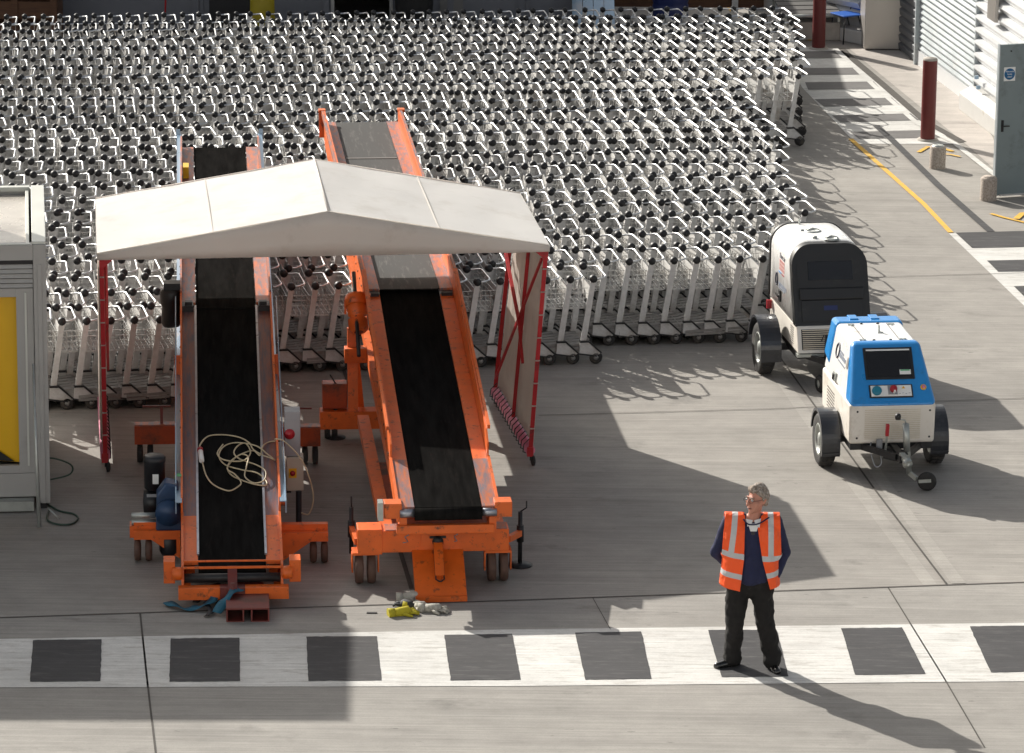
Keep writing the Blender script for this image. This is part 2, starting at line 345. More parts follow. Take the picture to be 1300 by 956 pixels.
# footway strip in front of the joint (grooves run the other way there)
a, b_, c_ = G(-200, 792), G(650, 763), G(1600, 729)
sheet('footpath', [a, b_, c_, (14, 30, 0), (-14, 30, 0)], 0.004, 'ground_x')
strip('slab_joint', [(-200, 792), (0, 785), (650, 763), (1300, 740), (1600, 729)], 0.028, 0.008, 'joint')
strip('slab_joint', [(960, 405), (984, 446), (1110, 622), (1201, 742)], 0.022, 0.012, 'joint')
strip('joint_band', [(978, 405), (1002, 446), (1128, 622), (1217, 741)], 0.14, 0.004, 'joint_band')
strip('joint_band', [(945, 405), (966, 446), (1090, 622), (1181, 743)], 0.14, 0.004, 'joint_band')
strip('slab_joint', [(425, 440), (444, 491), (470, 576), (517, 730), (528, 767)], 0.045, 0.008, 'joint')
strip('slab_joint', [(178, 780), (187, 866), (198, 960)], 0.018, 0.008, 'joint')
strip('slab_joint', [(1127, 746), (1198, 861), (1250, 950)], 0.014, 0.008, 'joint')
strip('slab_joint', [(752, 759), (775, 800)], 0.008, 0.008, 'joint')
strip('slab_joint', [(684, 528), (1000, 519), (1185, 510), (1400, 503)], 0.014, 0.008, 'joint')
strip('slab_joint', [(1080, 353), (1130, 352), (1260, 348), (1400, 344)], 0.012, 0.008, 'joint')
# white walkway with dark blocks along the bottom
wk = sheet('walkway', [G(-150, 815), G(650, 800), G(1500, 789), G(1500, 864), G(650, 872), G(-150, 874)], 0.008, 'paint_white')
tiles = [((-128, 817), (-42, 816), (-46, 868), (-135, 868)), ((42, 814), (129, 813), (127.5, 866), (38, 867)), ((216.5, 812), (304, 811), (305, 866), (215, 867)), ((389, 809.5), (478, 809), (484.5, 865), (391.5, 866)), ((564, 807.5), (650, 806), (661, 864), (572, 865)),
         ((730, 804.5), (814, 803), (827, 863), (743, 864)), ((898.5, 801), (986, 801), (1001, 860), (916, 861)), ((1068, 799), (1145, 798), (1175, 857), (1085.5, 858)), ((1231, 796.5), (1312, 795.5), (1346, 853), (1258, 855)), ((1400, 793), (1480, 792), (1516, 849), (1430, 851))]
mb = MB()
_tr = random.Random(11)
for t in tiles:      # slightly wavering, hand-rolled edges
    c = [Vector((*G(*p)[:2], 0.012)) for p in t]; ring = []
    for i in range(4):
        for k in range(14):
            p = c[i].lerp(c[(i + 1) % 4], k / 14); ring.append(p + Vector((_tr.gauss(0, 0.002), _tr.gauss(0, 0.003), 0)))
    mb.add(ring, [tuple(reversed(range(len(ring))))])
structure(mb.build('walkway_blocks', 'paint_dark'))
# walkway at the right, white with dark bars, bounded by white lines
def lerp(p, q, t): return (p[0] + (q[0] - p[0]) * t, p[1] + (q[1] - p[1]) * t)
rw = [(1015, 60), (1072, 58), (1068, 66), (1173, 172), (1218, 181), (1085, 181), (1073, 172), (1028, 125), (1012, 98)]
sheet('walkway', [G(*p) for p in [(985, 58), (1067, 62), (1172, 152), (1200, 172), (1210, 183), (1087, 183), (1019, 112)]], 0.004, 'paint_white')
mb = MB()
for t in [((1000, 66), (1070, 65), (1080, 74), (1004, 75)), ((1010, 87), (1086, 86.5), (1096, 95), (1012, 96)), ((1022, 105), (1109, 104), (1118, 113.5), (1026, 114.5)), ((1034, 126.5), (1132, 124.5), (1142, 133.5), (1046, 136)),
          ((1056, 147), (1156, 144.5), (1167, 153), (1067, 156)), ((1079, 168), (1185, 165.5), (1195, 175), (1091, 177))]:
    mb.add([(*G(*p)[:2], 0.008) for p in t], [(0, 3, 2, 1)])
structure(mb.build('walkway_blocks', 'paint_faded'))
sheet('walkway', [G(*p) for p in [(1204, 296), (1212, 296), (1500, 292), (1600, 500), (1400, 500), (1310, 398)]], 0.004, 'paint_white')
mb = MB()
for t in [((1213, 296), (1420, 291), (1450, 311), (1234, 315.5)), ((1253, 331.5), (1450, 327), (1480, 343), (1267, 345.5)), ((1287, 364), (1480, 359), (1500, 376), (1305, 382))]:
    mb.add([(*G(*p)[:2], 0.008) for p in t], [(0, 3, 2, 1)])
structure(mb.build('walkway_blocks', 'paint_dark'))
strip('yellow_line', [(1080, 177), (1083, 180), (1173, 260), (1207, 296)], 0.075, 0.012, 'road_yellow')
strip('painted_line', [(1112, 160), (1132, 178), (1190, 235), (1258, 295)], 0.11, 0.012, 'paint_dark')
# yellow floor arrows (worn)
strip('yellow_marking', [(1258, 272), (1275, 277), (1300, 283), (1330, 284)], 0.06, 0.012, 'road_yellow')
strip('yellow_marking', [(1290, 279), (1298, 272), (1330, 268)], 0.09, 0.016, 'road_yellow')
strip('yellow_marking', [(1166, 194), (1178, 187), (1196, 189), (1210, 193)], 0.07, 0.012, 'road_yellow')
strip('yellow_marking', [(1180, 196), (1205, 197), (1219, 200)], 0.05, 0.016, 'road_yellow')
strip('yellow_marking', [(925, 10), (940, 28), (960, 40), (1030, 52)], 0.06, 0.012, 'road_yellow')
# light apron by the shutter and the drain channel beside it
sheet('apron', [G(*p) for p in [(1078, 62), (1150, 60), (1168, 81), (1240, 138), (1262, 178), (1262, 215), (1232, 188)]], 0.004, 'apron')
strip('drain_channel', [(1068, 62), (1075, 69), (1120, 107), (1175, 155), (1222, 181)], 0.13, 0.008, 'joint')
strip('kerb_line', [(1060, 62), (1066, 68), (1110, 110), (1165, 158), (1211, 182), (1262, 222), (1300, 248)], 0.09, 0.012, 'paint_white')
# ================================================================== BUILDINGS AND FIXED THINGS
# -- long slate-grey building behind the trolleys
t = thing('building', 'long slate grey metal clad building along the back behind the trolleys', 'building', (0, 68.6, 0))
mb = MB(); mb.box((-24, 0, 0), (-2.95, 0.12, 3.4)); mb.box((-2.0, 0, 0), (1.0, 0.12, 3.4)); mb.box((-2.95, 0, 1.6), (-2.0, 0.12, 3.4)); mb.box((-24, 0.12, 0), (-23.9, 6, 3.4)); mb.box((0.9, 0.12, 0), (1.0, 6, 3.4)); mb.box((-24, 5.9, 0), (1, 6, 3.4)); mb.build('wall', 'wall_slate', t)
mb = MB(); mb.box((-24.1, -0.1, 3.4), (1.1, 6.1, 3.5)); mb.build('roof', 'cab_grey', t)
for x in (-11.2, -9.0, -7.55, -5.15, -3.05, -1.05, 0.1):
    mb = MB(); mb.box((x - 0.05, -0.06, 0), (x + 0.05, -0.003, 3.4)); mb.box((x + 0.06, -0.03, 0), (x + 0.12, -0.003, 3.4)); mb.build('pilaster', 'wall_slate', t)
mb = MB(); mb.box((-2.95, -0.05, 1.55), (-2.0, 0.0, 1.6)); mb.box((-2.97, -0.05, 0), (-2.92, 0.0, 1.6)); mb.box((-2.03, -0.05, 0), (-1.98, 0, 1.6)); mb.build('opening_frame', 'cab_grey', t)
mb = MB(); mb.box((-4.93, -0.04, 0), (-4.05, -0.004, 2.2)); mb.build('doorway', 'dark_in', t)
mb = MB(); mb.box((-4.87, -0.06, 0.98), (-4.25, -0.045, 1.35), 0); mb.box((-4.87, -0.075, 0.80), (-4.1, -0.062, 1.0), 1); mb.build('notice_board', ['wood', 'green'], t)
mb = MB(); mb.box((-1.22, -0.045, 0), (-0.85, -0.004, 2.4)); mb.build('door', 'wall_grey', t)
mb = MB(); mb.cyl((-1.9, -0.5, 0.9), (-1.35, -0.5, 0.9), 0.26, 16)
# dark round bin lid
b = thing('bin', 'round black lidded bin against the slate grey wall behind the trolleys', 'bin', (-1.62, 67.9, 0))
mb = MB(); mb.lathe([(0.0, 0.02), (0.26, 0.02), (0.31, 0.75), (0.31, 0.82)], (0, 0, 0), (0, 0, 1), 20); mb.build('bin_body', 'black_plastic', b)
mb = MB(); mb.lathe([(0.34, 0.80), (0.35, 0.86), (0.28, 0.95), (0.0, 0.99)], (0, 0, 0), (0, 0, 1), 20); mb.build('lid', 'black_plastic', b)
b = thing('container', 'dull yellow plastic drum beside the dark doorway behind the trolleys', 'drum', (-4.02, 67.6, 0))
mb = MB(); mb.lathe([(0, 0.01), (0.17, 0.01), (0.19, 0.1), (0.2, 0.5), (0.19, 0.95), (0.15, 1.12), (0, 1.15)], (0, 0, 0), (0, 0, 1), 20); mb.build('drum_body', 'yellow_dull', b)
# wooden crate at the far left
b = thing('wooden_crate', 'brown slatted wooden crate at the far left against the grey wall', 'crate', (-7.75, 67.55, 0))
mb = MB()
for x in (-1.3, -0.75, -0.2, 0.42): mb.box((x - 0.05, 0, 0), (x + 0.05, 0.03, 1.18))
for z in (0.1, 0.45, 0.8): mb.box((-1.36, 0.03, z), (0.48, 0.05, z + 0.28))
mb.box((-1.36, -0.02, 1.02), (0.48, 0, 1.2)); mb.build('side_boards', 'wood', b)
mb = MB(); mb.box((-1.36, 0.05, 0), (-1.3, 0.8, 1.16)); mb.box((0.42, 0.05, 0), (0.48, 0.8, 1.16)); mb.box((-1.36, 0.8, 0), (0.48, 0.84, 1.16)); mb.box((-1.3, 0.05, 0.05), (0.42, 0.8, 0.1)); mb.build('crate_box', 'wood', b)
b = thing('broom', 'red handled broom leaning on the slate grey wall above the trolleys', 'broom', (-5.6, 68.2, 0))
mb = MB(); mb.cyl((-0.03, 0, 0.1), (0.03, 0.3, 1.75), 0.014, 8); mb.build('handle', 'red', b); mb = MB(); mb.box((-0.18, -0.04, 0), (0.12, 0.04, 0.1)); mb.build('head', 'black_plastic', b)

# -- blue folded sheets, navy barrel, posts and rail in the gap at the back
b = thing('stacked_panels', 'blue ribbed panels lying slanted beside the end of the grey building', 'panels', (1.15, 67.0, 0))
for k in range(4):
    mb = MB(); x = -0.25 + k * 0.17; mb.hexa([Vector(p) for p in ((x, 0, 0.45), (x + 0.16, 0, 0.45), (x + 0.16, 1.6, 0.9), (x, 1.6, 0.9), (x, 0, 0.47), (x + 0.16, 0, 0.47), (x + 0.16, 1.6, 0.92), (x, 1.6, 0.92))]); mb.build('panel', 'rail_blue', b)
mb = MB()
for x in (-0.2, 0.35):
    for y, z in ((0.1, 0.47), (1.5, 0.87)): mb.bar((x, y, 0), (x, y, z), 0.04)
mb.build('trestle', 'steel_dark', b)
b = thing('barrel', 'navy blue plastic barrel standing behind the last trolley row', 'barrel', (2.49, 68.6, 0))
mb = MB(); mb.lathe([(0, 0.0), (0.25, 0.0), (0.27, 0.05), (0.29, 0.3), (0.275, 0.33), (0.29, 0.36), (0.29, 0.6), (0.275, 0.63), (0.29, 0.66), (0.27, 0.9), (0.24, 0.93), (0, 0.9)], (0, 0, 0), (0, 0, 1), 28); mb.build('barrel_body', 'navy', b)
b = thing('railing', 'low barrier with grey posts and dark rail at the back of the yard', 'railing', (0, 70.4, 0))
for x in (1.45, 3.62): mb = MB(); mb.box((x - 0.05, -0.05, 0), (x + 0.05, 0.05, 1.0)); mb.build('post', 'alu_plain', b)
mb = MB(); mb.box((1.1, 0.06, 0.22), (4.1, 0.12, 1.05)); mb.build('rail_panel', 'wood', b)
mb = MB(); mb.box((1.1, 0.0, 1.05), (4.1, 0.2, 1.1)); mb.build('rail_top', 'wall_grey', b)

# -- metal bench and concrete blocks near the far bollard
b = thing('metal_bench', 'grey slatted metal seat bench near the far maroon bollard', 'bench', (4.75, 69.2, 0), R(8))
for k in range(5):
    mb = MB(); y = -0.45 + k * 0.23; mb.hexa([Vector(p) for p in ((-0.5, y, 0.42 + k * .03), (0.45, y, 0.42 + k * .03), (0.45, y + 0.2, 0.44 + k * .03), (-0.5, y + 0.2, 0.44 + k * .03), (-0.5, y, 0.45 + k * .03), (0.45, y, 0.45 + k * .03), (0.45, y + 0.2, 0.47 + k * .03), (-0.5, y + 0.2, 0.47 + k * .03))]); mb.build('slat', 'wall_grey', b)
mb = MB(); mb.cyl((-0.5, -0.5, 0.42), (0.47, -0.5, 0.42), 0.03, 8)
for x in (-0.45, 0.42): mb.bar((x, -0.4, 0), (x, -0.4, 0.42), 0.04); mb.bar((x, 0.6, 0), (x, 0.6, 0.5), 0.04)
mb.build('frame', 'galv', b)
b = thing('concrete_block', 'long pale concrete block behind the far maroon bollard', 'concrete block', (4.95, 68.95, 0)); mb = MB(); mb.box((-0.62, -0.15, 0), (0.3, 0.2, 0.3)); mb.build('block', 'concrete_block', b, 0.02)
b = thing('concrete_block', 'short concrete block with a slot beside the metal bench', 'concrete block', (4.15, 69.6, 0)); mb = MB(); mb.box((-0.2, -0.15, 0), (0.2, 0.15, 0.3)); mb.box((-0.1, -0.16, 0.08), (0.1, -0.152, 0.2), 1); mb.build('block', ['concrete_block', 'dark_in'], b, 0.01)
# blue plastic chairs
def chair(x, y, rz, label, col='blue_plastic'):
    b = thing('plastic_chair', label, 'chair', (x, y, 0), rz, 'chairs by the far bollard')
    mb = MB(); mb.box((-0.2, -0.2, 0.44), (0.2, 0.2, 0.465)); mb.build('seat', col, b, 0.012)
    mb = MB(); mb.hexa([Vector(p) for p in ((-0.2, 0.2, 0.5), (0.2, 0.2, 0.5), (0.2, 0.22, 0.5), (-0.2, 0.22, 0.5), (-0.19, 0.27, 0.84), (0.19, 0.27, 0.84), (0.19, 0.29, 0.84), (-0.19, 0.29, 0.84))]); mb.build('backrest', col, b, 0.008)
    for sx_ in (-1, 1):
        mb = MB(); mb.tube([(sx_ * 0.19, -0.19, 0), (sx_ * 0.17, -0.16, 0.44), (sx_ * 0.18, 0.18, 0.46), (sx_ * 0.19, 0.24, 0.7)], 0.011, 6); mb.build('leg', 'steel_dark', b)
        mb = MB(); mb.tube([(sx_ * 0.19, 0.24, 0), (sx_ * 0.17, 0.1, 0.44)], 0.011, 6); mb.build('leg', 'steel_dark', b)
chair(5.35, 68.75, R(-60), 'blue plastic chair with thin dark metal legs just right of the far bollard')
chair(5.85, 69.1, R(-75), 'dark chair behind the blue plastic chair at the pale wall', 'black_plastic')

# -- bollards
def bollard(p, h, r, label):
    b = thing('bollard', label, 'bollard', (p.x, p.y, 0), 0, 'tall maroon bollards by the walkway')
    mb = MB(); mb.lathe([(r, 0.0), (r, h - 0.02)], (0, 0, 0), (0, 0, 1), 28); mb.build('post', 'maroon', b)
    mb = MB(); mb.lathe([(r + 0.001, h - 0.02), (r, h), (r - 0.015, h + 0.012), (0, h + 0.03)], (0, 0, 0), (0, 0, 1), 28); mb.build('cap', 'concrete_block', b)
    mb = MB(); mb.lathe([(r + 0.05, 0.0), (r + 0.04, 0.025), (r, 0.03)], (0, 0, 0), (0, 0, 1), 24); mb.build('footing', 'concrete_block', b)
bollard(G(1177.5, 178), 1.2, 0.105, 'tall maroon bollard in front of the shutter, the nearer one')
bollard(G(1039, 62), 1.2, 0.105, 'tall maroon bollard at the far end of the walkway near the blue chair')
for px, py, lab, top in ((1190, 213.5, 'speckled stone stub bollard with a metal capped top in front of the maroon bollard', 'galv'), (1254.5, 254, 'speckled stone stub bollard against the grey green door', 'stone')):
    p = G(px, py); b = thing('stub_bollard', lab, 'bollard', (p.x, p.y, 0))
    mb = MB(); mb.lathe([(0.112, 0), (0.114, 0.30), (0.10, 0.318), (0.085, 0.32)], (0, 0, 0), (0, 0, 1), 24); mb.build('drum', 'stone', b)
    mb = MB(); mb.lathe([(0.085, 0.32), (0.08, 0.332), (0.0, 0.335)], (0, 0, 0), (0, 0, 1), 24); mb.build('top', top, b)

# -- pale clad building on the right
AZW = R(9.6); wd = Vector((-math.sin(AZW), math.cos(AZW), 0)); wn = Vector((-math.cos(AZW), -math.sin(AZW), 0))   # along the wall (away), outward normal (to the yard)
P0 = G(1240, 137)           # foot of the wall where shutter meets cladding
t = thing('building', 'white louvre clad building with a grey roller shutter on the right side', 'building', (P0.x, P0.y, 0), AZW)
# local frame: +y along the wall (away), -x out to the yard
mb = MB(); n_sl = 42; H_ = 4.6; zz = 0.22
L_sh = 3.42
pts = []
k = 0; z = 0.0
mb2 = MB()
mb2.box((0.02, 0.02, 0.0), (0.06, L_sh, H_)); mb2.build('shutter_backing', 'clad_grey', t)
for k in range(46):
    z0 = 0.24 + k * 0.095
    mb.prism([(0.02, z0), (-0.028, z0 + 0.012), (-0.034, z0 + 0.035), (-0.012, z0 + 0.082), (0.02, z0 + 0.085)], 'y', 0.03, L_sh - 0.05)
mb.build('roller_shutter', 'clad_grey', t)
mb = MB(); mb.box((-0.045, 0.03, 0.0), (0.02, L_sh - 0.05, 0.235)); mb.build('shutter_base', 'clad', t)
mb = MB(); mb.box((-0.06, -0.05, 0), (0.06, 0.025, H_)); mb.build('shutter_guide', 'clad', t)
# louvre cladding nearer the camera (window opening cut out of it)
def louvres(y0, y1, z0, z1, name='louvre_cladding', step=0.19):
    mb = MB(); z = z0
    while z < z1 - 0.02:
        mb.prism([(0.06, z), (-0.02, z + 0.004), (-0.10, z + 0.105), (-0.085, z + 0.155), (0.0, z + 0.182), (0.06, z + 0.184)], 'y', y0, y1); z += step
    return mb.build(name, 'clad', t)
louvres(-4.6, -0.06, 0.34, H_)
mb = MB(); mb.box((0.06, -6, 0), (0.3, -0.05, H_)); mb.box((0.06, 3.4, 0), (0.3, 4.2, H_)); mb.build('wall', 'clad', t)
mb = MB(); mb.box((-0.09, -0.1, 0.0), (0.06, -0.055, H_)); mb.build('corner_trim', 'clad_grey', t)
mb = MB(); mb.box((-0.30, -2.6, 0), (0.06, -0.06, 0.26)); mb.hexa([Vector(p) for p in ((-0.30, -2.6, 0.26), (0.06, -2.6, 0.26), (0.06, -0.06, 0.26), (-0.30, -0.06, 0.26), (-0.12, -2.6, 0.36), (0.06, -2.6, 0.36), (0.06, -0.06, 0.36), (-0.12, -0.06, 0.36))]); mb.build('plinth', 'white_panel', t, 0.015)
mb = MB(); mb.box((-0.16, -1.35, 1.55), (-0.11, -0.93, 2.6)); mb.build('vent_panel', 'cabinet', t)
for yy, z1 in ((-0.5, 0.55), (-0.62, 0.42)):
    mb = MB(); mb.box((-0.20, yy - 0.04, z1), (-0.14, yy, z1 + 0.05)); mb.build('blue_bracket', 'rail_blue', t)
# recess with a dark shutter beyond, and the return of the building
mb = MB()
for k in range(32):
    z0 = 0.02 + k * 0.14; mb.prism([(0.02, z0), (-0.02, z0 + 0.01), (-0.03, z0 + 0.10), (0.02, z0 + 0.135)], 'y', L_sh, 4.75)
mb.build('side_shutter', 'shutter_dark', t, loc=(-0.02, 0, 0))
mb = MB(); mb.box((-0.09, L_sh - 0.05, 0), (0.05, L_sh, H_)); mb.build('jamb', 'clad_grey', t)
mb = MB(); mb.box((0.06, -6, H_), (6, 9, H_ + 0.1)); mb.build('roof', 'cab_grey', t)
# -- far return: louvred wall behind the cabinet
Pw = G(1092, 52)
t2 = thing('wall', 'white louvred wall at the far right behind the metal cabinet', 'wall', (Pw.x, Pw.y, 0), R(40))
mb = MB(); z = 0.35
while z < 4.0:
    mb.prism([(0.05, z), (-0.02, z + 0.004), (-0.08, z + 0.10), (0.05, z + 0.16)], 'y', 0.0, 2.4); z += 0.17
mb.build('louvres', 'clad', t2); mb = MB(); mb.box((-0.25, -0.3, 0), (0.05, 2.4, 0.22)); mb.build('plinth', 'white_panel', t2, 0.02); mb = MB(); mb.box((0.05, 0, 0), (0.2, 2.4, 4.0)); mb.build('core', 'clad', t2)
pc = G(1097, 64); pd_ = G(1148, 65)
t3 = thing('cabinet', 'tall blank metal cabinet in the corner beyond the roller shutter', 'cabinet', (pc.x, pc.y, 0), R(2))
wdt = (pd_ - pc).length
mb = MB(); mb.box((0, 0, 0.02), (wdt - 0.05, 0.7, 4.2)); mb.build('body', 'cabinet', t3, 0.01)
mb = MB(); mb.box((wdt - 0.045, -0.03, 0), (wdt, 0.7, 4.2)); mb.build('edge_post', 'red_brown', t3)
# -- open door, seen face on
dl, dr = G(1262, 251), G(1300, 248.5)
t4 = thing('door', 'grey green steel door standing open with a round blue sign', 'door', (dl.x, dl.y, 0), math.atan2(dr.y - dl.y, dr.x - dl.x))
mb = MB(); mb.box((0, -0.025, 0.03), (0.95, 0.025, 2.12)); mb.build('leaf', 'door_paint', t4, 0.004)
mb = MB(); mb.box((-0.018, -0.03, 0.03), (-0.002, 0.03, 2.13)); mb.build('edge_strip', 'clad_grey', t4)
mb = MB(); mb.box((0.06, -0.029, 1.62), (0.228, -0.026, 1.81)); sg = mb.build('sign', 'sticker_white', t4)
mb = MB(); mb.lathe([(0.078, 0), (0.078, 0.003), (0, 0.003)], (0.144, -0.0295, 1.715), (0, -1, 0), 32); mb.build('sign_disc', 'sign_blue', sg)
mx = frame_mtx((0.144, -0.0345, 1.745), (1, 0, 0), (0, 0, 1))
for k, s_ in enumerate(('Fire exit', 'keep', 'clear')):
    text_mesh('sign_text', s_, 0.036, 'sticker_white', sg, frame_mtx((0.144, -0.0345, 1.751 - k * 0.036), (1, 0, 0), (0, 0, 1)), 0.001)
mb = MB(); mb.box((0.05, -0.035, 0.92), (0.085, -0.026, 1.08)); mb.bar((0.067, -0.05, 1.0), (0.16, -0.06, 1.0), 0.016); mb.build('door_handle', 'steel_dark', t4)
mb = MB(); mb.sphere((0.155, -0.03, 2.03), 0.012, 8, 6); mb.build('bolt', 'steel_dark', t4)
mb = MB(); mb.box((0.06, -0.06, 0.03), (0.92, -0.03, 0.05)); mb.build('weather_bar', 'white_panel', t4)
mb = MB(); mb.box((0.95, -0.03, 0), (1.05, 0.05, 2.3)); mb.build('hinge_post', 'clad_grey', t4)

# -- added unseen white terminal front behind the camera, bouncing sun onto the yard
tm = thing('bounce_terminal', 'added unseen white terminal front behind the camera bouncing sunlight into the yard', 'building', (0, -3.0, 0))
mb = MB(); mb.box((-70, -14, 0), (70, -0.3, 20)); mb.build('roof_block', 'clad', tm)
mb = MB()
for zz0, zz1 in ((0.0, 3.2), (5.0, 8.0), (9.8, 12.4), (14.2, 20.4)): mb.box((-70, -0.297, zz0), (70, 0, zz1))
for k in range(36): mb.box((-70 + k * 4 - 0.35, -0.29, 3.2), (-70 + k * 4 + 0.35, -0.03, 14.2))
mb.build('wall', 'clad', tm)
mb = MB()
for zz0, zz1 in ((3.2, 5.0), (8.0, 9.8), (12.4, 14.2)): mb.box((-70, -0.294, zz0), (70, -0.27, zz1))
mb.build('window', 'window_dark', tm)

# ================================================================== SITE CABIN (left)
cb = thing('site_cabin', 'grey framed portable cabin with a yellow interior panel at the left edge', 'cabin', (-4.75, 42.63, 0), R(6.5))
X0, D_, ZT = -1.9, 2.62, 2.80
mb = MB(); mb.box((-0.13, 0.0, 0.06), (0.0, 0.13, ZT)); mb.box((-0.09, -0.012, 0.06), (-0.045, -0.002, ZT - 0.2)); mb.build('corner_post', 'cab_grey', cb, 0.004)
mb = MB(); mb.box((X0, 0.0, 0.06), (X0 + 0.13, 0.13, ZT)); mb.build('corner_post', 'cab_grey', cb, 0.004)
mb = MB(); mb.box((-0.13, D_ - 0.13, 0.06), (0.0, D_, ZT)); mb.build('corner_post', 'cab_grey', cb, 0.004)
mb = MB(); mb.box((X0, 0.005, ZT - 0.16), (-0.132, 0.13, ZT - 0.002)); mb.box((X0, -0.01, ZT - 0.035), (-0.132, 0.0, ZT)); mb.build('header_beam', 'cab_grey', cb)
mb = MB(); mb.box((X0, 0.02, ZT - 0.205), (-0.135, 0.12, ZT - 0.162)); mb.build('header_gap', 'dark_in', cb)
mb = MB()
for k in range(5): mb.prism([(0.04, ZT - 0.25 - k * 0.05), (0.012, ZT - 0.248 - k * 0.05), (0.03, ZT - 0.21 - k * 0.05), (0.06, ZT - 0.207 - k * 0.05)], 'x', X0 + 0.13, -0.135)
mb.build('header_louvres', 'cab_grey', cb)
mb = MB(); mb.box((-0.31, 0.03, 0.38), (-0.135, 0.09, 2.34)); mb.box((-1.77, 0.03, 0.38), (-1.6, 0.09, 2.34)); mb.box((-1.6, 0.032, 2.25), (-0.31, 0.09, 2.34)); mb.box((-1.6, 0.032, 0.38), (-0.31, 0.09, 0.46)); mb.build('window_frame', 'cab_grey', cb, 0.003)
mb = MB(); mb.box((-0.225, 0.015, 0.46), (-0.205, 0.028, 2.30)); mb.build('frame_bead', 'cab_light', cb)
mb = MB(); mb.box((X0 + 0.13, 0.02, 0.13), (-0.135, 0.1, 0.378)); mb.build('front_panel', 'cab_grey', cb)
mb = MB(); mb.add([(-1.6, 0.6, 0.46), (-0.31, 0.16, 0.46), (-0.31, 0.16, 2.27), (-1.6, 0.6, 2.27)], [(0, 1, 2, 3)]); mb.add([(-1.6, 0.62, 0.46), (-0.31, 0.18, 0.46), (-0.31, 0.18, 2.27), (-1.6, 0.62, 2.27)], [(0, 3, 2, 1)]); mb.build('interior_panel', 'yellow', cb)
mb = MB(); mb.add([(-0.36, 0.15, 0.47), (-0.9, 0.33, 0.47), (-0.9, 0.33, 0.78), (-0.83, 0.30, 0.78)], [(0, 1, 2, 3)]); mb.build('dark_triangle', 'steel_dark', cb)  # flat dark triangle low in front of the yellow panel
mb = MB(); mb.box((X0 + 0.05, D_ - 0.08, 0.1), (-0.13, D_ - 0.02, ZT)); mb.box((X0 + 0.02, 0.13, 0.1), (X0 + 0.08, D_ - 0.1, ZT - 0.1)); mb.box((-0.07, 0.13, 0.1), (-0.02, D_ - 0.13, ZT - 0.1)); mb.box((X0, 0.1, 0.1), (-0.02, D_, 0.13)); mb.build('side_walls', 'cab_grey', cb)
mb = MB(); mb.box((X0 + 0.05, 0.03, ZT - 0.10), (-0.20, D_ - 0.12, ZT - 0.05)); mb.build('roof_sheet', 'cab_roof', cb)
mb = MB(); mb.box((-0.14, 0.02, ZT), (0.0, D_, ZT + 0.03)); mb.box((-0.20, 0.02, ZT - 0.06), (-0.165, D_ - 0.1, ZT + 0.0)); mb.box((X0, 0.0, ZT), (-0.15, 0.03, ZT + 0.012)); mb.box((X0, D_ - 0.09, ZT - 0.02), (-0.15, D_, ZT + 0.03)); mb.build('roof_rim', 'cab_light', cb, 0.004)
mb = MB(); mb.box((X0 + 0.1, -0.14, 0.02), (-0.17, 0.015, 0.12)); mb.build('step', 'galv', cb)
for x in (-0.08, X0 + 0.06):
    for y in (0.05, D_ - 0.1): mb = MB(); mb.box((x - 0.04, y - 0.04, 0), (x + 0.04, y + 0.04, 0.06)); mb.build('foot', 'steel_dark', cb)
mb = MB(); pa = AY(42, 462, 42.45); pb = G(50, 672); mb.tube([(pa.x, pa.y, pa.z), (pb.x, pb.y, 0.02)], [0.012, 0.022], 8); tag(mb.build('pole', 'galv', None), 'thin pale metal pole leaning on the front of the grey cabin', 'pole')
# cables by the cabin
def spline(pts, n=10, closed=False):
    pts = [Vector(p) for p in pts]; out = []; m_ = len(pts)
    rng_ = range(m_ if closed else m_ - 1)
    for i in rng_:
        p0 = pts[(i - 1) % m_] if closed or i > 0 else pts[0]; p1 = pts[i]; p2 = pts[(i + 1) % m_]; p3 = pts[(i + 2) % m_] if closed or i + 2 < m_ else pts[-1]
        for k in range(n):
            u = k / n; out.append(0.5 * ((2 * p1) + (p2 - p0) * u + (2 * p0 - 5 * p1 + 4 * p2 - p3) * u * u + (3 * p1 - p0 - 3 * p2 + p3) * u ** 3))
    if not closed: out.append(pts[-1])
    return out
mb = MB(); mb.tube(spline([(*G(*p)[:2], 0.014) for p in ((58, 640), (75, 650), (93, 654), (99, 660), (90, 667), (72, 667), (60, 661), (63, 648))]), 0.011, 6); tag(mb.build('cable', 'cable_green', None), 'dark green cable loop on the ground at the cabin corner', 'cable')
mb = MB(); mb.tube(spline([(-4.9, 42.75, 0.5), (-4.72, 42.76, 0.5), (-4.55, 42.8, 0.42), (-4.56, 42.82, 0.32), (-4.72, 42.8, 0.27), (-4.9, 42.78, 0.25)]), 0.009, 6); tag(mb.build('hose', 'cable_green', None), 'short black hose looping out from behind the cabin post', 'hose')
mb = MB(); mb.cyl(AY(61, 645, 42.3), (G(75, 660).x, G(75, 660).y, 0.015), 0.009, 6); tag(mb.build('metal_rod', 'galv', None), 'short shiny rod leaning at the foot of the cabin corner', 'rod')

# unseen grey block added left of the view to cast shade on the walkway
ct = thing('shade_container', 'added unseen grey container left of the cabin, placed to shade the walkway', 'container', (-6.72, 42.7, 0), R(1.5))
mb = MB(); mb.box((-6.0, 0.0, 0.05), (0.0, 2.6, 4.7)); mb.build('shade_block', 'cab_grey', ct, 0.02)

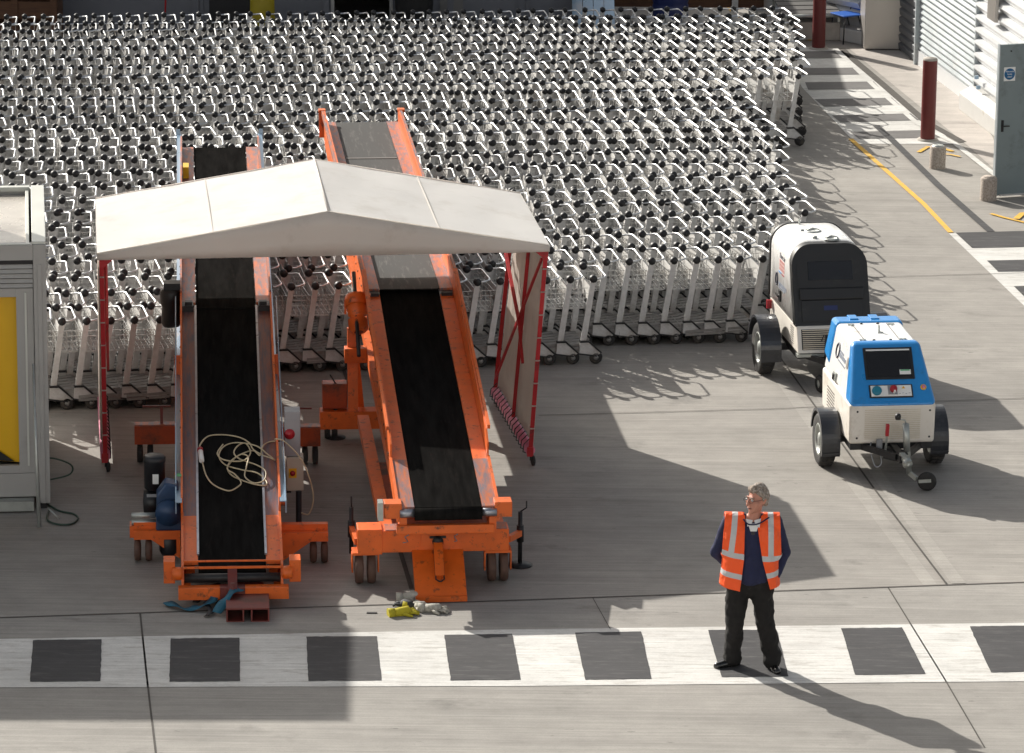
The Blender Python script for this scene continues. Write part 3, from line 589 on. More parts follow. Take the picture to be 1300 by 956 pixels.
# ================================================================== LUGGAGE TROLLEYS
def trolley_parts(lod=0):
    """returns list of (name, MB, material); local +x = push side, y across, z up"""
    out = []; sg = 8 if lod == 0 else 4
    for s_ in (-1, 1):
        mb = MB()
        mb.hexa([Vector((x, s_ * 0.31 + y, z)) for x, y, z in ((-0.034, -0.016, 0.24), (0.034, -0.016, 0.24), (0.034, 0.016, 0.24), (-0.034, 0.016, 0.24), (0.080, -0.016, 1.0), (0.144, -0.016, 1.0), (0.144, 0.016, 1.0), (0.080, 0.016, 1.0))])
        out.append(('side_post', mb, 'alu_plain'))
        mb = MB(); mb.lathe([(0, -0.045), (0.034, -0.045), (0.046, -0.030), (0.046, 0.022), (0.026, 0.045), (0.0, 0.045)] if lod == 0 else [(0, -0.045), (0.044, -0.03), (0.044, 0.022), (0, 0.045)], (0.112, s_ * 0.312, 1.02), (0, s_ * -1, 0) if s_ > 0 else (0, 1, 0), 10 if lod == 0 else 6)
        out.append(('grip_knob', mb, 'knob'))
    mb = MB(); mb.tube([(0.12, -0.30, 1.01), (0.20, -0.30, 1.015), (0.255, -0.275, 1.025), (0.275, -0.23, 1.03), (0.275, 0.22, 1.03), (0.255, 0.27, 1.025), (0.20, 0.30, 1.015), (0.12, 0.30, 1.01)], 0.0115, sg)
    out.append(('handle', mb, 'alu_bright'))
    # basket
    mb = MB(); W = 0.0035
    z0, z1, xa, xb = 0.66, 0.90, -0.22, 0.07
    def wire(a, b): mb.bar(a, b, W * 2, W * 2)
    ny, nx, nz = (7, 5, 4) if lod == 0 else (4, 3, 2)
    for i in range(ny + 1):
        y = -0.27 + 0.54 * i / ny; wire((xa, y, z0 + 0.02), (xb, y, z0)); wire((xa, y, z0 + 0.02), (xa, y, z1 - 0.03))
    for i in range(nx + 1):
        x = xa + (xb - xa) * i / nx
        for y in (-0.27, 0.27): wire((x, y, z0), (x, y, z1 - 0.01))
        wire((x, -0.27, z0 + 0.01), (x, 0.27, z0 + 0.01))
    for i in range(nz + 1):
        z = z0 + (z1 - z0) * i / nz
        for y in (-0.27, 0.27): wire((xa, y, z), (xb, y, z))
        wire((xa, -0.27, z), (xa, 0.27, z))
    out.append(('basket', mb, 'wire'))
    mb = MB(); mb.hexa([Vector(p) for p in ((0.062, -0.294, 0.76), (0.074, -0.294, 0.76), (0.074, 0.294, 0.76), (0.062, 0.294, 0.76), (0.085, -0.294, 0.93), (0.097, -0.294, 0.93), (0.097, 0.294, 0.93), (0.085, 0.294, 0.93))])
    out.append(('back_panel', mb, 'white_panel'))
    # platform
    mb = MB()
    for i in range(5):
        y = -0.24 + 0.12 * i; mb.hexa([Vector(p) for p in ((-0.84, y * 0.8 - 0.035, 0.165), (0.02, y - 0.045, 0.215), (0.02, y + 0.045, 0.215), (-0.84, y * 0.8 + 0.035, 0.165), (-0.84, y * 0.8 - 0.035, 0.185), (0.02, y - 0.045, 0.245), (0.02, y + 0.045, 0.245), (-0.84, y * 0.8 + 0.035, 0.185))])
    for s_ in (-1, 1):
        for z in (0, 0.04):
            mb.hexa([Vector(p) for p in ((-0.80, s_ * 0.245 - 0.012, 0.105 + z * 0.9), (0.0, s_ * 0.30 - 0.012, 0.135 + z), (0.0, s_ * 0.30 + 0.012, 0.135 + z), (-0.80, s_ * 0.245 + 0.012, 0.105 + z * 0.9), (-0.80, s_ * 0.245 - 0.012, 0.135 + z * 0.9), (0.0, s_ * 0.30 - 0.012, 0.167 + z), (0.0, s_ * 0.30 + 0.012, 0.167 + z), (-0.80, s_ * 0.245 + 0.012, 0.135 + z * 0.9))])
    mb.box((-0.86, -0.2, 0.12), (-0.84, 0.2, 0.24))
    out.append(('platform', mb, 'alu_dark'))
    for s_ in (-1, 1):
        mb = MB(); poly = [(-0.045, 0.14), (0.165, 0.105), (0.205, 0.13), (0.06, 0.262), (-0.035, 0.262)]
        mb.prism(poly, 'y', s_ * 0.325 - 0.02, s_ * 0.325 + 0.02, 0)
        mb.prism([(0.208, 0.128), (0.222, 0.14), (0.068, 0.285), (-0.04, 0.285), (-0.04, 0.264), (0.062, 0.264)], 'y', s_ * 0.325 - 0.026, s_ * 0.325 + 0.026, 1)
        mb.prism([(-0.06, 0.125), (0.16, 0.09), (0.165, 0.103), (-0.06, 0.138)], 'y', s_ * 0.325 - 0.024, s_ * 0.325 + 0.024, 1)
        out.append(('wheel_housing', mb, ['alu_plain', 'knob']))
        mb = MB(); wy = s_ * 0.325
        if lod == 0:
            mb.lathe([(0.030, -0.02), (0.055, -0.02), (0.074, -0.014), (0.078, 0), (0.074, 0.014), (0.055, 0.02), (0.030, 0.02)], (0.155, wy, 0.078), (0, 1, 0), 18); mb.lathe([(0, -0.024), (0.012, -0.024), (0.03, -0.018), (0.03, 0.018), (0.012, 0.024), (0, 0.024)], (0.155, wy, 0.078), (0, 1, 0), 12, 1)
        else: mb.lathe([(0, -0.02), (0.075, -0.02), (0.075, 0.02), (0, 0.02)], (0.155, wy, 0.078), (0, 1, 0), 8)
        out.append(('wheel', mb, ['rubber', 'alu_dark']))
    mb = MB(); mb.lathe([(0, -0.02), (0.06, -0.018), (0.065, 0), (0.06, 0.018), (0, 0.02)], (-0.70, 0, 0.065), (0, 1, 0), 12 if lod == 0 else 7); mb.hexa([Vector(p) for p in ((-0.74, -0.03, 0.1), (-0.62, -0.03, 0.1), (-0.62, 0.03, 0.1), (-0.74, 0.03, 0.1), (-0.76, -0.04, 0.16), (-0.6, -0.04, 0.17), (-0.6, 0.04, 0.17), (-0.76, 0.04, 0.16))])
    out.append(('wheel', mb, 'rubber'))
    return out
row_y = [29, 39, 48, 60, 72, 84, 96, 108, 122, 134.5, 146, 160, 175, 188, 200, 216, 233, 250, 267, 284, 303, 325, 346, 366, 387, 406]
x_end = [4.1, 4.2, 4.2, 4.2, 4.15, 4.1, 4.12, 4.05, 3.15, 3.15, 3.2, 3.3, 3.4, 3.5, 3.5, 3.45, 3.4, 3.45, 3.55, 3.6, 3.3, 3.05, 2.95, 0.93, -3.35, -3.40]
def smooth(t): t = max(0, min(1, t)); return t * t * (3 - 2 * t)
rnd = random.Random(3)
spots = []
for ri, (ry, xe) in enumerate(zip(row_y, x_end)):
    p = G(100, ry, 1.03); slope = 0.118; NP = 0.268
    if ri == 22: slope = 0.135
    off = rnd.uniform(0, NP) * 0
    xs = xe - off; n = 0
    xl = G(-40, ry, 1.03).x
    yaw_row = rnd.gauss(0, 0.028); wob = rnd.uniform(-0.07, 0.07); wl = rnd.uniform(0.6, 1.3); jog = 0.0
    while xs > xl:
        yy = p.y + slope * (xs - p.x) + wob * math.sin(xs * wl + ri) + jog
        th = R(6.8) + R(6.0) * smooth((xs - 0.3) / 3.0) + yaw_row + rnd.gauss(0, 0.026)
        if rnd.random() < 0.06: jog += rnd.gauss(0, 0.018)
        jog *= 0.97
        if ri >= 24 and n < 7: th += R(9 - n)
        if 15 <= ri <= 19 and xs > 0.5: th += R(1.5)
        spots.append((ri, n, xs, yy, th)); n += 1
        xs -= NP * (1 + rnd.gauss(0, 0.03))
def place(ri, n, x, y, th):   # (x,y) is the near knob; return origin
    lx, ly = 0.112, -0.312
    return Vector((x - (lx * math.cos(th) - ly * math.sin(th)), y - (lx * math.sin(th) + ly * math.cos(th)), 0))
def to_px(p):
    d = Vector(p) - Vector((0, 0, CAMH)); k = d.dot(_f); return CX + FPX * d.dot(_r) / k, CY - FPX * d.dot(_u) / k
def hidden(x, y):
    px, py = to_px((x, y, 1.03))
    if px < -5: return True
    if px < 58 and 245 < py < 640: return True
    if 130 < px < 680 and py < 322:
        top = 250 - (px - 121) * 47 / 278 if px < 399 else 203 + (px - 399) * 42 / 261
        if py > top + 4: return True
    return False
vis = [s_ for s_ in spots if not hidden(s_[2], s_[3])]
vis.sort(key=lambda s_: s_[3])
indiv = set((s_[0], s_[1]) for s_ in vis[:300])
proto = None; words = {25: 'frontmost row', 24: 'second row', 23: 'third row', 22: 'fourth row', 21: 'fifth row', 20: 'sixth row', 19: 'seventh row', 18: 'eighth row', 17: 'ninth row', 16: 'tenth row', 15: 'eleventh row', 14: 'twelfth row', 13: 'thirteenth row', 12: 'fourteenth row'}
def seg_word(x, y):
    px, _ = to_px((x, y, 1.0))
    if px < 135: return 'by the cabin'
    if px < 235: return 'inside the left tent post'
    if px < 350: return 'directly behind the left conveyor'
    if px < 480: return 'between the orange conveyors'
    if px < 640: return 'just beyond the right conveyor'
    if px < 800: return 'just right of the tent side'
    if px < 930: return 'halfway from tent to trailer'
    return 'close to the white trailer'
tl = trolley_parts(0)
for s_ in spots:
    ri, n, x, y, th = s_
    if (ri, n) not in indiv: continue
    if n == 0: lab = 'silver trolley ending the right side of the ' + words.get(ri, 'row')
    else: lab = 'silver trolley nested in the ' + words.get(ri, 'row') + ', ' + seg_word(x, y)
    o_ = place(*s_)
    if proto is None:
        r_ = thing('luggage_trolley', lab, 'trolley', o_, th, 'silver baggage trolleys nested in rows')
        for nm, mb, m_ in tl: mb.build(nm, m_, r_)
        proto = r_; kids = list(r_.children)
    else:
        r_ = proto.copy(); COL.objects.link(r_); r_.location = o_; r_.rotation_euler = (0, 0, th); r_['label'] = lab
        for c in kids:
            d = c.copy(); COL.objects.link(d); d.parent = r_
# the far rows as one mass
tl2 = trolley_parts(1); mats_ = []; V_ = []; F_ = []; MI = []; SM = []
for nm, mb, m_ in tl2:
    ms = m_ if isinstance(m_, list) else [m_]
    for q in ms:
        if q not in mats_: mats_.append(q)
    base = len(V_); V_ += mb.v; F_ += [tuple(i + base for i in f) for f in mb.f]; MI += [mats_.index(ms[k]) for k in mb.m]; SM += mb.sm
V_ = np.array(V_, dtype=np.float64); nv = len(V_); lens = np.array([len(f) for f in F_]); flat = np.array([i for f in F_ for i in f])
rest = [s_ for s_ in spots if (s_[0], s_[1]) not in indiv]
VV = []; 
for s_ in rest:
    o_ = place(*s_); th = s_[4]; c, s2 = math.cos(th), math.sin(th)
    VV.append(np.stack([V_[:, 0] * c - V_[:, 1] * s2 + o_.x, V_[:, 0] * s2 + V_[:, 1] * c + o_.y, V_[:, 2]], 1))
VV = np.concatenate(VV); nR = len(rest)
me = bpy.data.meshes.new('luggage_trolleys')
me.vertices.add(len(VV)); me.vertices.foreach_set('co', VV.ravel())
loops = (np.tile(flat, nR) + np.repeat(np.arange(nR) * nv, len(flat))).astype(np.int32)
me.loops.add(len(loops)); me.loops.foreach_set('vertex_index', loops)
ll = np.tile(lens, nR); me.polygons.add(len(ll)); me.polygons.foreach_set('loop_start', np.concatenate([[0], np.cumsum(ll)[:-1]]).astype(np.int32))
try: me.polygons.foreach_set('loop_total', ll.astype(np.int32))
except Exception: pass
for q in mats_: me.materials.append(M[q])
me.polygons.foreach_set('material_index', np.tile(np.array(MI, dtype=np.int32), nR)); me.polygons.foreach_set('use_smooth', np.tile(np.array(SM, dtype=bool), nR))
me.update(calc_edges=True); me.validate()
o = bpy.data.objects.new('luggage_trolleys', me); COL.objects.link(o)
tag(o, 'packed far rows of silver baggage trolleys reaching back to the grey building', 'trolleys', None, 'stuff')
print('trolleys', len(spots), 'individual', len(indiv), 'stuff', nR, 'faces', len(ll))
# ================================================================== TENT
EZ = 2.5; VZ = 2.43
FL, FR, BL, BR = G(123, 322, EZ), G(697.5, 311.5, EZ), G(121, 252, EZ), G(660, 245, EZ)
def apex(px, py, A, B):
    lo_, hi_ = EZ - 0.5, EZ + 2
    for _ in range(50):
        z = (lo_ + hi_) / 2; p = G(px, py, z); u = (p.x - A.x) / (B.x - A.x)
        if p.y > A.y + (B.y - A.y) * u: lo_ = z
        else: hi_ = z
    return p
AF, AB = apex(417, 268.5, FL, FR), apex(398.5, 202.5, BL, BR)
print('ridge', AF, AB)
tent = thing('tent', 'white pitched canopy tent on red legs over the two orange conveyors', 'tent', ((FL.x + FR.x) / 2, (FL.y + BR.y) / 2, 0)); TO = tent.location.copy()
def TL(p): return Vector(p) - TO
mb = MB(); n = 14; 
def roofgrid(A, B, C_, D, sag):      # A-B front edge (eave->ridge), D-C back
    vs = []; 
    for i in range(n + 1):
        for j in range(n + 1):
            u, v = i / n, j / n; p = (A * (1 - u) + B * u) * (1 - v) + (D * (1 - u) + C_ * u) * v
            p = p + Vector((0, 0, -sag * math.sin(math.pi * u) * (0.5 + 0.5 * math.sin(math.pi * v)) + 0.0025 * math.sin(u * 17 + v * 5)))
            vs.append(TL(p))
    fs = [(i * (n + 1) + j, (i + 1) * (n + 1) + j, (i + 1) * (n + 1) + j + 1, i * (n + 1) + j + 1) for i in range(n) for j in range(n)]
    mb.add(vs, fs, 0, False)
roofgrid(FL, AF, AB, BL, 0.010); roofgrid(FR, AF, AB, BR, 0.010)
ro = mb.build('roof_cover', 'tarp_roof', tent); sd = ro.modifiers.new('thick', 'SOLIDIFY'); sd.thickness = 0.006
mb = MB()
for A_, B_ in ((FL.lerp(AF, 0.5), BL.lerp(AB, 0.5)), (FR.lerp(AF, 0.5), BR.lerp(AB, 0.5))): mb.bar(TL(A_) + Vector((0, 0, -0.002)), TL(B_) + Vector((0, 0, -0.002)), 0.012, 0.006)
for A_, B_ in ((FL, AF), (FR, AF), (BL, AB), (BR, AB)): mb.tube([TL(A_) + Vector((0, 0, 0.004)), TL(B_) + Vector((0, 0, 0.003))], 0.005, 6)
mb.tube([TL(AF) + Vector((0, 0, 0.006)), TL(AB) + Vector((0, 0, 0.006))], 0.012, 6)
mb.build('roof_seams', 'tarp_gable', tent)
def drop(p, dz): return Vector((p.x, p.y, p.z - dz))
mb = MB()
def gable(A, Apex, B, out, vz=VZ):      # gable cloth with a slack valance
    vs = []; m_ = 24
    for i in range(m_ + 1):
        u = i / m_; top = A.lerp(Apex, u * 2) if u < 0.5 else Apex.lerp(B, u * 2 - 1)
        bot = A.lerp(B, u); bot = Vector((bot.x, bot.y, vz - 0.003 * math.sin(u * math.pi * 7) ** 2))
        for k in range(4):
            q = top.lerp(bot, k / 3); vs.append(TL(q + out * (0.006 * math.sin(u * 40 + k) * (k / 3))))
    mb.add(vs, [(i * 4 + k, i * 4 + k + 1, (i + 1) * 4 + k + 1, (i + 1) * 4 + k) for i in range(m_) for k in range(3)], 0, True)
gable(FL, AF, FR, Vector((0, -1, 0))); gable(BL, AB, BR, Vector((0, 1, 0)), 1.95)  # rear cloth lengthened, out of view, to shade the belts
for A, B in ((FL, BL), (FR, BR)): mb.add([TL(A), TL(B), TL(drop(B, EZ - VZ)), TL(drop(A, EZ - VZ))], [(0, 1, 2, 3)])
va = mb.build('valance', 'tarp_gable', tent); sd = va.modifiers.new('thick', 'SOLIDIFY'); sd.thickness = 0.005
bfl, bfr, bbr = G(134, 598), G(673, 590), G(628, 514); bbl = G(130, 524)
tfl, tfr, tbr, tbl = AY(129, 330, 43.75), Vector((FR.x - 0.03, FR.y + 0.25, 2.44)), Vector((BR.x - 0.05, BR.y + 0.1, 2.44)), Vector((BL.x + 0.05, BL.y + 0.1, 2.44))
tfl.z = 2.44
def leg(b, tp, name='leg'):
    mb = MB(); mb.bar(TL((b.x, b.y, 0.14)), TL(tp), 0.045, 0.045); mb.bar(TL((b.x, b.y, 0.10)), TL((b.x, b.y, 0.2)), 0.07, 0.07); l_ = mb.build(name, 'red', tent)
    mb = MB(); c = TL((b.x + 0.03, b.y - 0.02, 0.055)); mb.lathe([(0.0, -0.02), (0.035, -0.02), (0.055, -0.012), (0.055, 0.012), (0.035, 0.02), (0, 0.02)], c, (1, 0.3, 0), 16); mb.bar(c + Vector((-0.03, 0, 0)), c + Vector((-0.03, 0.01, 0.07)), 0.012, 0.03); mb.build('caster', 'rubber', l_)
for b_, tp in ((bfl, tfl), (bfr, tfr), (bbr, tbr), (bbl, tbl)): leg(b_, tp)
# red corner gussets
for tp, d_ in ((tfl, 1), (tfr, -1)):
    mb = MB(); q = TL(tp); mb.prism([(q.x - 0.02 * d_, q.z - 0.01), (q.x + 0.18 * d_, q.z - 0.01), (q.x + 0.02 * d_, q.z - 0.14), (q.x - 0.02 * d_, q.z - 0.14)], 'y', q.y - 0.045, q.y - 0.033); mb.build('gusset', 'red', tent)
mb = MB(); mb.bar(TL(tfl), TL(tfr), 0.035); mb.bar(TL(tbl), TL(tbr), 0.035); mb.bar(TL(tfl), TL(tbl), 0.035); mb.bar(TL(tfr), TL(tbr), 0.035)
mb.bar(TL(tfl), TL(AF) - Vector((0, -.05, .05)), 0.03); mb.bar(TL(tfr), TL(AF) - Vector((0, -.05, .05)), 0.03); mb.bar(TL(tbl), TL(AB) - Vector((0, .05, .05)), 0.03); mb.bar(TL(tbr), TL(AB) - Vector((0, .05, .05)), 0.03); mb.bar(TL(AF) - Vector((0, -.05, .05)), TL(AB) - Vector((0, .05, .05)), 0.03)
mb.build('roof_frame', 'red', tent)
# side panels: rippled sheet, mid post, crossed braces, laced bottom tube
def side(bf, tf, bb, tb, s_, inward):
    def Q(u, v): # u: 0 front..1 back ; v 0 bottom..1 top
        lo_, hi_ = Vector((bf.x, bf.y, 0.16)).lerp(Vector((bb.x, bb.y, 0.16)), u), tf.lerp(tb, u); return TL(lo_.lerp(hi_, v))
    mb = MB(); m_ = 40; k_ = 10; vs = []
    for i in range(m_ + 1):
        for k in range(k_ + 1):
            u = i / m_; v = 0.03 + 0.97 * k / k_; vs.append(Q(u, v) + inward * (-0.03 + 0.010 * math.sin(u * 55) * (1 - 0.5 * v) + 0.008 * math.sin(u * 21 + v * 3)))
    mb.add(vs, [(i * (k_ + 1) + k, (i + 1) * (k_ + 1) + k, (i + 1) * (k_ + 1) + k + 1, i * (k_ + 1) + k + 1) for i in range(m_) for k in range(k_)], 0, True)
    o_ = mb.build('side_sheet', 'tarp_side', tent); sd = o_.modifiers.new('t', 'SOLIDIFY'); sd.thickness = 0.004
    mb = MB(); mb.bar(Q(0.48, 0.0), Q(0.48, 1), 0.04); mb.build('mid_post', 'red', tent)
    mb = MB(); mb.bar(Q(0.02, 0.93) + inward * 0.03, Q(0.95, 0.08) + inward * 0.03, 0.025); mb.build('brace', 'red', tent)
    mb = MB(); mb.bar(Q(0.98, 0.72) + inward * 0.05, Q(0.45, 0.52) + inward * 0.05, 0.035); mb.bar(Q(0.45, 0.52) + inward * 0.05, Q(0.25, 0.36) + inward * 0.05, 0.03); mb.build('brace', 'red', tent)
    mb = MB(); mb.tube([Q(0, 0.0), Q(1, 0.0)], 0.055, 10); rl = mb.build('bottom_roll', 'red_pale', tent)
    mb = MB()
    for i in range(16):
        u = (i + 0.5) / 16; mb.tube([Q(u, 0.05) + inward * 0.0, Q(u, 0.02) + inward * 0.06, Q(u + 0.012, -0.02) + inward * 0.058, Q(u + 0.02, -0.03)], 0.006, 5)
    mb.build('lacing', 'steel_dark', rl)
    mb = MB()
    for k in range(1, 9):
        v = k / 9; mb.bar(Q(-0.015, v), Q(0.02, v), 0.012, 0.05, up=(0, 1, 0))
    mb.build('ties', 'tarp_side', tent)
side(bfr, tfr, bbr, tbr, 1, Vector((-1, 0, 0))); side(bfl, tfl, bbl, tbl, -1, Vector((1, 0, 0)))

# ================================================================== CONVEYORS
def conv_frame(A, E):
    d = Vector((E[0] - A[0], E[1] - A[1])); return math.atan2(-d.x, d.y)
class Conv:
    def __init__(s, A, K, E, label, name='belt_conveyor'):
        s.rz = conv_frame(A, E); s.A = Vector(A); s.t = thing(name, label, 'conveyor', (A[0], A[1], 0), s.rz)
        s.L1 = (Vector(K).xy - Vector(A).xy).length; s.L2 = (Vector(E).xy - Vector(A).xy).length; s.z0, s.z1, s.z2 = A[2], K[2], E[2]
        c, n = math.cos(s.rz), math.sin(s.rz); s.inv = lambda p: Vector(((p[0] - A[0]) * c + (p[1] - A[1]) * n, -(p[0] - A[0]) * n + (p[1] - A[1]) * c, p[2] if len(p) > 2 else 0))
    def z(s, y): return s.z0 + (s.z1 - s.z0) * y / s.L1 if y < s.L1 else s.z1 + (s.z2 - s.z1) * (y - s.L1) / (s.L2 - s.L1)
    def px(s, a, b, off=0.012):       # sight line onto the belt plane -> local
        z = 1.0
        for _ in range(30): p = s.inv(G(a, b, z)); z = 0.5 * z + 0.5 * (s.z(p.y) + off)
        return s.inv(G(a, b, z))
    def run(s, y0, y1, x0, x1, d0, d1, name, m, dz=0.0, parent=None, y1b=None, steps=1):   # slab following the belt line: x0..x1, from belt height+d0 to +d1
        mb = MB(); z0, z1 = s.z(y0) + dz, s.z(y1) + dz
        mb.hexa([Vector(p) for p in ((x0, y0, z0 + d0), (x1, y0, z0 + d0), (x1, y1, z1 + d0), (x0, y1, z1 + d0), (x0, y0, z0 + d1), (x1, y0, z0 + d1), (x1, y1, z1 + d1), (x0, y1, z1 + d1))])
        return mb.build(name, m, parent or s.t)
# ---- left conveyor
c1 = Conv((-2.685, 39.74, 0.36), (-3.10, 45.2, 1.5), (-3.71, 53.2, 1.5), 'left belt conveyor with orange frame, pale blue rails and coiled cream cable')
t = c1.t; BW = 0.325
L1, L2 = c1.L1, c1.L2
c1.run(0.0, L1, -BW, BW, -0.006, 0.006, 'belt', 'belt'); c1.run(L1 - 0.06, L2, -BW + 0.005, BW - 0.005, 0.008, 0.028, 'belt', 'belt')
mb = MB(); mb.cyl((-BW, -0.005, c1.z0 - 0.055), (BW, -0.005, c1.z0 - 0.055), 0.06, 20); mb.build('drum', 'belt', t)
mb = MB(); mb.cyl((-BW, L2, c1.z2 - 0.03), (BW, L2, c1.z2 - 0.03), 0.055, 20); mb.build('drum', 'belt', t)
for s_ in (-1, 1):
    def rn(y0, y1, a, b, d0, d1, nm, m, dz=0):
        return c1.run(y0, y1, min(s_ * a, s_ * b), max(s_ * a, s_ * b), d0, d1, nm, m, dz)
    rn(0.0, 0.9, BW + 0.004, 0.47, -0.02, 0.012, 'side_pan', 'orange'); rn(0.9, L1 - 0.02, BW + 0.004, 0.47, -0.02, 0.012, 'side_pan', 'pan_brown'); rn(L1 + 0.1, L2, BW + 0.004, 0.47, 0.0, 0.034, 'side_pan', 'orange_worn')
    rn(0.12, L1, BW - 0.008, BW + 0.014, 0.013, 0.03, 'belt_strip', 'steel_edge')
    rn(0.95, L1, 0.472, 0.492, -0.16, 0.17, 'side_guard', 'orange'); rn(L1 + 0.02, L2 - 0.05, 0.472, 0.492, -0.1, 0.19, 'side_guard', 'orange_worn')
    rn(0.85, L2 + 0.1, 0.480, 0.535, 0.172, 0.182, 'guard_rail', 'rail_blue')
    g_ = rn(0.85, L1 * 0.98, 0.535, 0.545, 0.06, 0.182, 'rail_lip', 'rail_blue')
    mb = MB(); mb.bar((s_ * 0.52, L2 + 0.05, c1.z2 - 0.15), (s_ * 0.52, L2 + 0.12, c1.z2 + 0.24), 0.05, 0.03); mb.build('end_post', 'rail_blue', t)
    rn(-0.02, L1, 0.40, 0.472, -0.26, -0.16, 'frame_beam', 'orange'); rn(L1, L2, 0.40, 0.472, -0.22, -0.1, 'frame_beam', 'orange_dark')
    # lower end cheek plates
    mb = MB(); mb.prism([(-0.2, 0.16), (0.05, 0.12), (0.95, 0.2), (0.95, c1.z(0.95) + 0.03), (0.1, c1.z(0.1) + 0.05), (-0.12, c1.z(0) + 0.02)], 'x', s_ * 0.478 - 0.012, s_ * 0.478 + 0.012); mb.build('cheek_plate', 'orange', t)
    mb = MB(); mb.lathe([(0, -0.05), (0.055, -0.05), (0.065, -0.03), (0.065, 0.045), (0.03, 0.05), (0, 0.06)], (s_ * 0.53, -0.14, 0.3), (s_, 0, 0), 16); mb.build('bearing', 'orange', t)
    mb = MB(); mb.box((min(s_ * 0.55, s_ * 0.66), -0.14, 0.2), (max(s_ * 0.55, s_ * 0.66), 0.06, 0.42)); mb.build('bracket', 'orange', t, 0.006)
    mb = MB(); mb.box((min(s_ * 0.35, s_ * 0.475), L1 - 0.12, c1.z(L1) - 0.02), (max(s_ * 0.35, s_ * 0.475), L1 + 0.08, c1.z(L1) + 0.05)); mb.box((min(s_ * 0.36, s_ * 0.44), L1 - 0.1, c1.z(L1) + 0.05), (max(s_ * 0.36, s_ * 0.44), L1 - 0.02, c1.z(L1) + 0.09)); mb.build('joint_box', 'steel_dark', t)
    for yy in (L1 * 0.35, L1 * 0.82):
        mb = MB(); mb.bar((s_ * 0.52, yy, 0.35), (s_ * 0.52, yy + 0.15, c1.z(yy) - 0.1), 0.07, 0.09); mb.build('support_post', 'orange', t)
mb = MB(); mb.box((-0.47, -0.16, 0.35), (0.47, -0.14, 0.37)); mb.box((-0.47, -0.10, 0.40), (0.47, -0.085, 0.415)); mb.build('front_bars', 'orange', t)
mb = MB(); mb.cyl((-0.46, -0.13, 0.25), (0.46, -0.13, 0.25), 0.045, 14); mb.build('roller', 'steel_dark', t)
mb = MB(); mb.box((-0.52, -0.30, 0.08), (-0.12, -0.19, 0.20), 0); mb.box((0.12, -0.30, 0.08), (0.54, -0.19, 0.20), 0); mb.box((-0.12, -0.305, 0.075), (0.12, -0.188, 0.205), 1); mb.build('bumper', ['orange', 'red_brown'], t, 0.006)
mb = MB(); mb.bar((0, -0.06, 0.33), (0, -0.34, 0.17), 0.09, 0.05); mb.cyl((0, -0.33, 0.12), (0, -0.33, 0.26), 0.022, 10); mb.build('tow_hitch', 'red_brown', t)
for s_, w_ in ((-1, 0.46), (1, 0.46)):   # chassis crossbeams with double wheels
    # front
    yb = c1.inv((-3.67 if s_ < 0 else -1.93, 40.9)).y
    mb = MB(); mb.box((min(s_ * 0.5, s_ * 0.96), yb - 0.08, 0.24), (max(s_ * 0.5, s_ * 0.96), yb + 0.10, 0.33)); mb.box((min(s_ * 0.5, s_ * 0.96), yb + 0.02, 0.33), (max(s_ * 0.5, s_ * 0.96), yb + 0.10, 0.39))
    mb.prism([(s_ * 0.5, 0.24), (s_ * 0.8, 0.24), (s_ * 0.5, 0.03)], 'y', yb - 0.06, yb - 0.04); mb.build('crossbeam', 'orange', t)
    for dx in (-0.055, 0.055):
        mb = MB(); mb.lathe([(0, -0.035), (0.06, -0.035), (0.10, -0.03), (0.11, 0), (0.10, 0.03), (0.06, 0.035), (0, 0.035)], (s_ * 0.87 + dx, yb, 0.11), (1, 0, 0), 18); mb.build('wheel', 'wheel_brown', t)
    yb = c1.inv((-3.97 if s_ < 0 else -2.10, 44.35)).y
    mb = MB(); mb.box((min(s_ * 0.42, s_ * 0.99), yb - 0.08, 0.22), (max(s_ * 0.42, s_ * 0.99), yb + 0.08, 0.42)); mb.build('crossbeam', 'orange_dark', t)
    mb = MB(); mb.box((min(s_ * 0.42, s_ * 0.99), yb - 0.06, 0.421), (max(s_ * 0.42, s_ * 0.99), yb + 0.07, 0.43)); mb.build('beam_top', 'orange_worn', t)
    for dx in (-0.055, 0.055):
        mb = MB(); mb.lathe([(0, -0.032), (0.06, -0.032), (0.095, -0.028), (0.10, 0), (0.095, 0.028), (0.06, 0.032), (0, 0.032)], (s_ * 0.88 + dx, yb, 0.10), (1, 0, 0), 18); mb.build('wheel', 'rubber', t)
    mb = MB(); mb.bar((s_ * 0.70, yb, 0.43), (s_ * 0.70, yb + 0.02, 0.62), 0.03); mb.bar((s_ * 0.60, yb, 0.62), (s_ * 0.9, yb, 0.62), 0.018); mb.build('hand_crank', 'red_brown', t)
for x in (-0.4, 0.4): mb = MB(); mb.bar((x, 0.1, 0.2), (x, L1 - 0.8, 0.28), 0.08, 0.12); mb.build('chassis_rail', 'orange', t)
